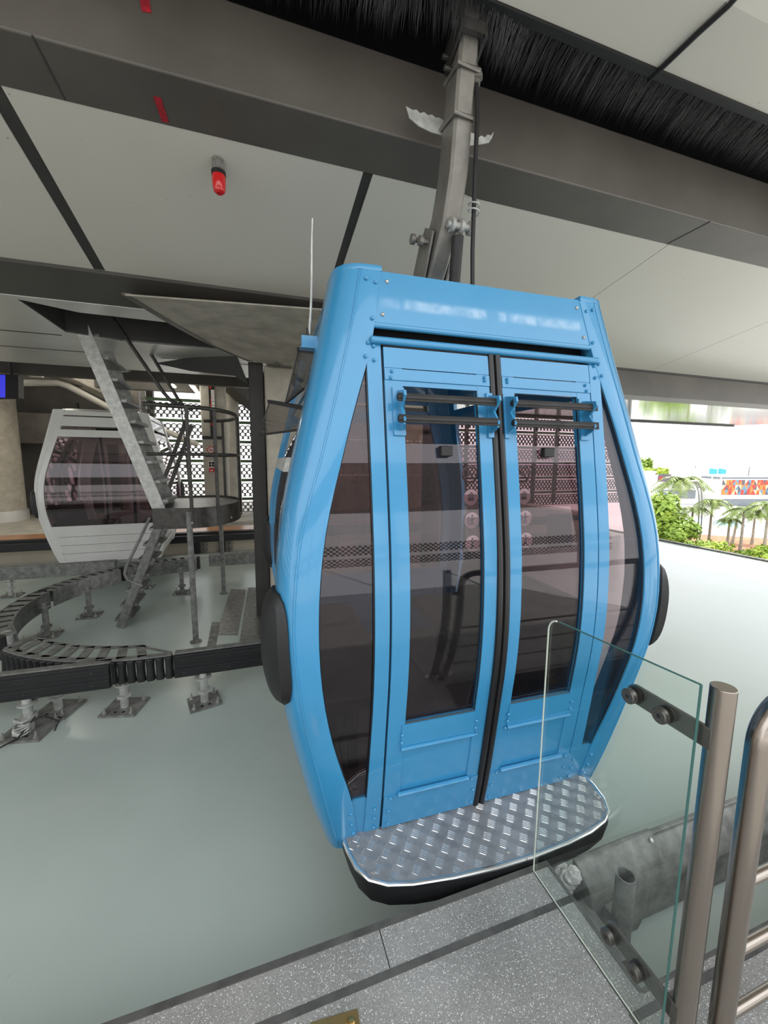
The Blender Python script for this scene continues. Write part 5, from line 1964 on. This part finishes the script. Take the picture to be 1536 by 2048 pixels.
def palm(px, py_base, py_top, label, n=15, spread=1.0, ln=None, lean=0.0):
    b = flag(px, py_base)
    dist = (b-CAM).dot(FW)
    h = (py_base-py_top)*dist/F
    L = ln or h*.42
    root = empty('palm_tree', label, 'palm tree', b, 'palms in the street garden')
    tp = b+V((lean, 0, h))
    mb = MB()
    mb.tube([b, b.lerp(tp, .3)+V((.05, 0, 0)), b.lerp(tp, .7), tp], [.17, .12, .10, .08], 8)
    mb.build('trunk', 'trunk', root)
    mb = MB()
    for i in range(n):
        az = 2*PI*i/n+rn.uniform(-.2, .2)
        el = rn.uniform(.15, 1.15)
        dr = V((math.cos(az), math.sin(az), 0))
        Lf = L*rn.uniform(.8, 1.1)
        pts = []
        for k in range(9):
            t = k/8
            pts.append(tp+dr*(Lf*(t*math.cos(el*.6)*spread))+V((0, 0, Lf*(math.sin(el)*t-(.55+.5*el)*t*t))))
        mb.tube(pts, [.035*(1-.8*k/8) for k in range(9)], 4)
        side = V((-dr.y, dr.x, 0))
        for k in range(1, 9):
            for sub in (0, .5):
                p = pts[k] if sub == 0 else pts[k].lerp(pts[k-1], .5)
                d = (pts[k]-pts[k-1]).normalized()
                ll = L*.30*(1-.55*abs(k/8-.45))
                for s in (-1, 1):
                    tip = p+side*(s*ll*.8)+d*(ll*.5)+V((0, 0, -ll*.35))
                    w = d*(L*.028)
                    mid = p.lerp(tip, .5)+V((0, 0, ll*.07))
                    mb.add([p-w, p+w, mid+w, tip, mid-w, (p+mid)/2+V((0, 0, .012*L))], [(0, 1, 5), (1, 2, 5), (2, 4, 5), (4, 0, 5), (4, 2, 3)])
    mb.build('fronds', 'palm', root, flat=True)
    return root


palm(1352, 1066, 962, 'tallest palm with a wide drooping crown, leftmost of the garden palms', n=19, ln=3.1)
palm(1378, 1096, 1018, 'palm with an upright trunk just left of the curved lamp posts', n=13)
palm(1346, 1092, 1028, 'small palm low among the bushes, nearest the cabin')
palm(1415, 1098, 1004, 'slender palm immediately right of the curved lamp posts', n=14)
palm(1452, 1106, 1040, 'short full palm with a low crown in the middle of the garden', n=15)
palm(1478, 1112, 1020, 'tall thin palm in front of the street, third from the right edge', n=13)
palm(1503, 1090, 1030, 'distant palm below the colourful mural', n=12)
palm(1524, 1122, 1012, 'rightmost palm with a dense crown, cut by the image edge', n=17)
palm(1463, 1090, 1030, 'thin leaning palm between the short palm and the tall thin palm', n=11, lean=.5)


def tree(c, rx, ry, rz, n, label, mat, trunk_h=0, kind='tree', leaf=.28, cat='tree'):
    root = empty(kind, label, cat, V((c.x, c.y, c.z)))
    mb = MB()
    lobes = []
    for _ in range(10):
        a = rn.uniform(0, 2*PI)
        rr_ = rn.uniform(.2, .75)
        lobes.append((V((rx*rr_*math.cos(a), ry*rr_*math.sin(a), rz*rn.uniform(.35, 1.25))), rn.uniform(.32, .55)))
    base = c+V((0, 0, trunk_h))
    for i in range(n):
        lc, lr = rn.choice(lobes)
        d = V((rn.gauss(0, 1), rn.gauss(0, 1), rn.gauss(0, 1))).normalized()
        p = base+lc+V((d.x*rx*lr, d.y*ry*lr, d.z*rz*lr*1.1))*rn.uniform(.75, 1.05)
        if p.z < c.z+.05:
            p.z = c.z+.05+rn.random()*.3
        u = V((rn.gauss(0, 1), rn.gauss(0, 1), rn.gauss(0, .6))).normalized()
        w = u.cross(d if abs(u.dot(d)) < .95 else V((0, 0, 1))).normalized()
        s = leaf*rn.uniform(.6, 1.3)
        mb.add([p-u*s, p+w*s*.45, p+u*s, p-w*s*.45, p+d*s*.12], [(0, 1, 4), (1, 2, 4), (2, 3, 4), (3, 0, 4)])
    mb.build('foliage', mat, root, flat=True)
    mb = MB()
    mb.cyl(c, base+V((0, 0, rz*.6)), .16 if trunk_h else .09, .08, 8)
    for lc, lr in lobes[:5]:
        mb.cyl(base+V((0, 0, .1)), base+lc*.7, .06, .03, 6)
    mb.build('trunk', 'trunk', root)
    return root


tree(flag(1318, 1092), 2.6, 2.6, 3.4, 2600, 'large yellow-green bush beside the cabin\'s right edge', 'leaf2', kind='bush', cat='bush')
tree(flag(1300, 1096), 2.2, 2.4, 3.8, 2200, 'leafy green bush touching the cabin\'s right edge in the view', 'leaf', kind='bush', cat='bush')
tree(flag(1352, 1102), 1.8, 1.8, 2.0, 1600, 'round green bush below the tallest palm', 'leaf', kind='bush', cat='bush')
tree(flag(1420, 1117), 1.8, 1.2, 1.0, 1300, 'low bright lime shrub right of the lamp posts', 'leaf2', kind='shrub', cat='shrub', leaf=.2)
tree(flag(1392, 1112), 1.0, 1.0, .9, 700, 'small green shrub at the foot of the lamp posts', 'leaf', kind='shrub', cat='shrub', leaf=.2)
tree(flag(1532, 1130), 1.2, 1.2, 1.0, 800, 'lime shrub at the right image edge below the palms', 'leaf2', kind='shrub', cat='shrub', leaf=.2)
tree(flag(1490, 1122), 1.4, .9, .7, 600, 'low dry shrub under the tall thin palm', 'leaf', kind='shrub', cat='shrub', leaf=.2)
tree(flag(1311, 985), 4.6, 4, 2.2, 2200, 'round far tree rising behind the white building', 'leaf2', trunk_h=3.4, leaf=.7)
tree(flag(1277, 982), 3, 3, 3.4, 1800, 'grey-green far tree at the cabin\'s right edge', 'leaf', trunk_h=4, leaf=.7)
# planting bed
o = MB().prism([flag(1290, 1102), flag(1390, 1120), flag(1536, 1150), flag(1536, 1078), flag(1400, 1070), flag(1300, 1060)], V((0, 0, .06))).build('planting_bed', 'soil')
tag(o, 'bed of red soil under the palms and bushes', 'garden bed')
o = MB().prism([flag(1395, 1046), flag(1536, 1062), flag(1536, 1050), flag(1395, 1037)], V((0, 0, .03))).build('blue_lane', pbr('pale_blue_lane', (.42, .62, .75, 1), .7, var=.1))
tag(o, 'pale blue painted lane crossing the street behind the palms', 'lane')
# lamp posts
for k, (pxb, pxt, lb) in enumerate(((1391, 1383, 'left of the pair of curved lamp posts'), (1397, 1388, 'right of the pair of curved lamp posts'))):
    b = flag(pxb, 1100)
    dist = (b-CAM).dot(FW)
    h = (1100-962)*dist/F
    side = RT*(-.35)
    root = empty('lamp_post', lb, 'lamp post', b)
    pts = [b, b+V((0, 0, h*.4)), b+side*.3+V((0, 0, h*.65)), b+side*.95+V((0, 0, h*.85)), b+side*2.0+V((0, 0, h*.97)), b+side*2.7+V((0, 0, h))]
    MB().tube(pts, [.07, .06, .055, .05, .04, .04], 8).build('curved_pole', 'galv_dull', root)
    MB().ball(pts[-1], .28, .16, .08, 10, 6).build('lamp_head', 'building', root)
# buildings


def block(px0, px1, pyb, pyt, depth, label, mat='building', name='building'):
    a, b = flag(px0, pyb), flag(px1, pyb)
    b = a+(b-a)
    da = (a-CAM).dot(FW)
    h = (pyb-pyt)*da/F
    dirx = (b-a)
    # follow the street: perpendicular to the sight line
    t = (RT*(dirx.dot(RT)))
    dv = V((FW.x, FW.y, 0)).normalized()*depth
    root = empty(name, label, 'building', a)
    MB().prism([a, a+t, a+t+dv, a+dv], V((0, 0, h))).build('wall', mat, root)
    return root, a, t, h, dv


root, a, t, h, dv = block(1262, 1304, 1000, 947, 5, 'white low building partly behind the cabin\'s right edge')
n_ = V((-FW.x, -FW.y, 0)).normalized()
p = a+V((0, 0, h*.30))+n_*.1
MB().prism([p+t*.25, p+t*.95, p+t*.95+V((0, 0, h*.26)), p+t*.25+V((0, 0, h*.26))], n_*.15).build('window', 'pane_dark', root)
MB().prism([a-t*.02+V((0, 0, h)), a+t*1.05+V((0, 0, h)), a+t*1.05+dv+V((0, 0, h)), a+dv+V((0, 0, h))], V((0, 0, .5))).build('roof', 'building', root)
root, a, t, h, dv = block(1306, 1392, 1008, 952, 7, 'long white building behind the tallest palm with a dark red sign')
p = a+n_*.1
MB().prism([p+t*.05+V((0, 0, h*.80)), p+t*.32+V((0, 0, h*.80)), p+t*.32+V((0, 0, h*1.06)), p+t*.05+V((0, 0, h*1.06))], n_*.2).build('sign_board', 'mural_dark', root, label='dark sign with a white letter')
mb = MB()
sw = t*.27
so = p+t*.05+n_*.22+V((0, 0, h*.83))
for u0, u1, v0, v1 in ((.06, .06, 0, .8), (.06, .16, .8, .25), (.16, .26, .25, .8), (.26, .26, .8, 0)):
    mb.bar(so+sw*u0+V((0, 0, h*.2*v0)), so+sw*u1+V((0, 0, h*.2*v1)), t.length*.012, .1, up=n_)
mb.build('sign_letter', 'mural_red', root)
MB().prism([p+t*.1+V((0, 0, h*.2)), p+t*.9+V((0, 0, h*.2)), p+t*.9+V((0, 0, h*.5)), p+t*.1+V((0, 0, h*.5))], n_*.12).build('window', 'pane_dark', root)
root, a, t, h, dv = block(1397, 1435, 1004, 938, 10, 'plain white block between the lamp posts and the mural')
MB().prism([a+n_*.1+t*.15+V((0, 0, h*.35)), a+n_*.1+t*.3+V((0, 0, h*.35)), a+n_*.1+t*.3+V((0, 0, h*.5)), a+n_*.1+t*.15+V((0, 0, h*.5))], n_*.1).build('window', 'pane_dark', root)
root, a, t, h, dv = block(1439, 1600, 1012, 958, 8, 'building at right with a colourful geometric mural')
p = a+n_*.12
V0, V1 = .42, .96
tl = t.length
cell = 14
rows = 3
names = ['mural_red', 'mural_orange', 'mural_blue', 'mural_cream', 'mural_red', 'mural_dark', 'mural_orange']
bags = {}
for i in range(cell*2):
    for j in range(rows):
        u0, u1 = i/(cell*2), (i+1)/(cell*2)
        v0, v1 = V0+(V1-V0)*j/rows, V0+(V1-V0)*(j+1)/rows
        q = [p+t*u0+V((0, 0, h*v0)), p+t*u1+V((0, 0, h*v0)), p+t*u1+V((0, 0, h*v1)), p+t*u0+V((0, 0, h*v1))]
        tr = [(0, 1, 2), (0, 2, 3)] if (i+j) % 2 else [(0, 1, 3), (1, 2, 3)]
        for f_ in tr:
            nm = rn.choice(names)
            bags.setdefault(nm, MB()).prism([q[k] for k in f_], n_*.12)
for nm, b_ in bags.items():
    b_.build('mural_panel', nm, root, flat=True)
MB().prism([p+t*.02, p+t*.9, p+t*.9+V((0, 0, h*.26)), p+t*.02+V((0, 0, h*.26))], n_*.1).build('shop_window', 'pane_dark', root)
MB().prism([a-t*.02+V((0, 0, h)), a+t*1.02+V((0, 0, h)), a+t*1.02+dv+V((0, 0, h)), a+dv+V((0, 0, h))], V((0, 0, .35))).build('roof', 'pane_dark', root)
for i, (x0, x1, lb) in enumerate(((1422, 1434, 'left turquoise panel on the white block\'s roof'), (1440, 1452, 'right turquoise panel on the white block\'s roof'))):
    q0, q1 = at(x0, 948, Y=44), at(x1, 948, Y=44)
    hh = 14*50/F
    o = MB().prism([q0, q1, q1+V((0, 0, hh*.8)), q0+V((0, 0, hh))], V((.3, .5, 0))).build('roof_panel', 'teal')
    tag(o, lb, 'panel')
    MB().bar(q0.lerp(q1, .5)+V((.15, .3, 0)), V((q0.lerp(q1, .5).x+.15, q0.y+.3, GZ)), .12, .12).build('panel_post', 'building', o, origin=(0, 0, 0))
for i, (x, y0, y1, lb) in enumerate(((1384, 1000, 932, 'thin grey mast behind the tallest palm'), (1491, 1000, 934, 'thin grey mast behind the mural building'))):
    b = flag(x, y0)
    o = MB().cyl(b, b+V((0, 0, (y0-y1)*(b-CAM).dot(FW)/F)), .18, .10, 8).build('mast', 'galv_dull')
    tag(o, lb, 'mast')
# hills
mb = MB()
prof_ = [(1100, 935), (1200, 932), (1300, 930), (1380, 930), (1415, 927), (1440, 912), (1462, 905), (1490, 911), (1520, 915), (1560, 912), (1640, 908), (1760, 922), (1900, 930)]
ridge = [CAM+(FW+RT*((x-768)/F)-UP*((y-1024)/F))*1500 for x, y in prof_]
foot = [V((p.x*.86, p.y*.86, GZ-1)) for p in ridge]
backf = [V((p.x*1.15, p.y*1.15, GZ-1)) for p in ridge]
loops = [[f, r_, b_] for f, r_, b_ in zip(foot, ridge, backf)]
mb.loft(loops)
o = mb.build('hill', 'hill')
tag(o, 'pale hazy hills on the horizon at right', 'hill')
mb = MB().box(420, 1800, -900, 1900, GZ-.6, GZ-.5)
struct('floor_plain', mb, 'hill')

# ------------------------------------------------------------------ light
w = bpy.data.worlds.new('sky')
sc.world = w
w.use_nodes = True
nt = w.node_tree
bg = nt.nodes.get('Background')
tc = nt.nodes.new('ShaderNodeTexCoord')
sp = nt.nodes.new('ShaderNodeSeparateXYZ')
nt.links.new(tc.outputs['Generated'], sp.inputs[0])
cr = nt.nodes.new('ShaderNodeValToRGB')
e = cr.color_ramp.elements
e[0].position = 0.45
e[0].color = (0.78, 0.77, 0.74, 1)
e[1].position = 0.62
e[1].color = (0.93, 0.96, 1.0, 1)
mr = nt.nodes.new('ShaderNodeMapRange')
mr.inputs['From Min'].default_value = -1
mr.inputs['From Max'].default_value = 1
nt.links.new(sp.outputs['Z'], mr.inputs['Value'])
nt.links.new(mr.outputs['Result'], cr.inputs['Fac'])
nt.links.new(cr.outputs['Color'], bg.inputs['Color'])
bg.inputs['Strength'].default_value = 1.55
sl = bpy.data.lights.new('sun', 'SUN')
sl.energy = 2.6
sl.angle = R(1.5)
sl.color = (1, .96, .88)
so_ = bpy.data.objects.new('sun', sl)
COL.objects.link(so_)
so_.location = (30, -20, 40)
so_.rotation_euler = V((.55, .02, .95)).to_track_quat('Z', 'Y').to_euler()

sc.view_settings.view_transform = 'Standard'
sc.view_settings.look = 'None'
sc.view_settings.gamma = 1
sc.view_settings.use_curve_mapping = False
sc.view_settings.exposure = 0.75
sc.cycles.transparent_max_bounces = 24
sc.cycles.max_bounces = 10
sc.cycles.diffuse_bounces = 5
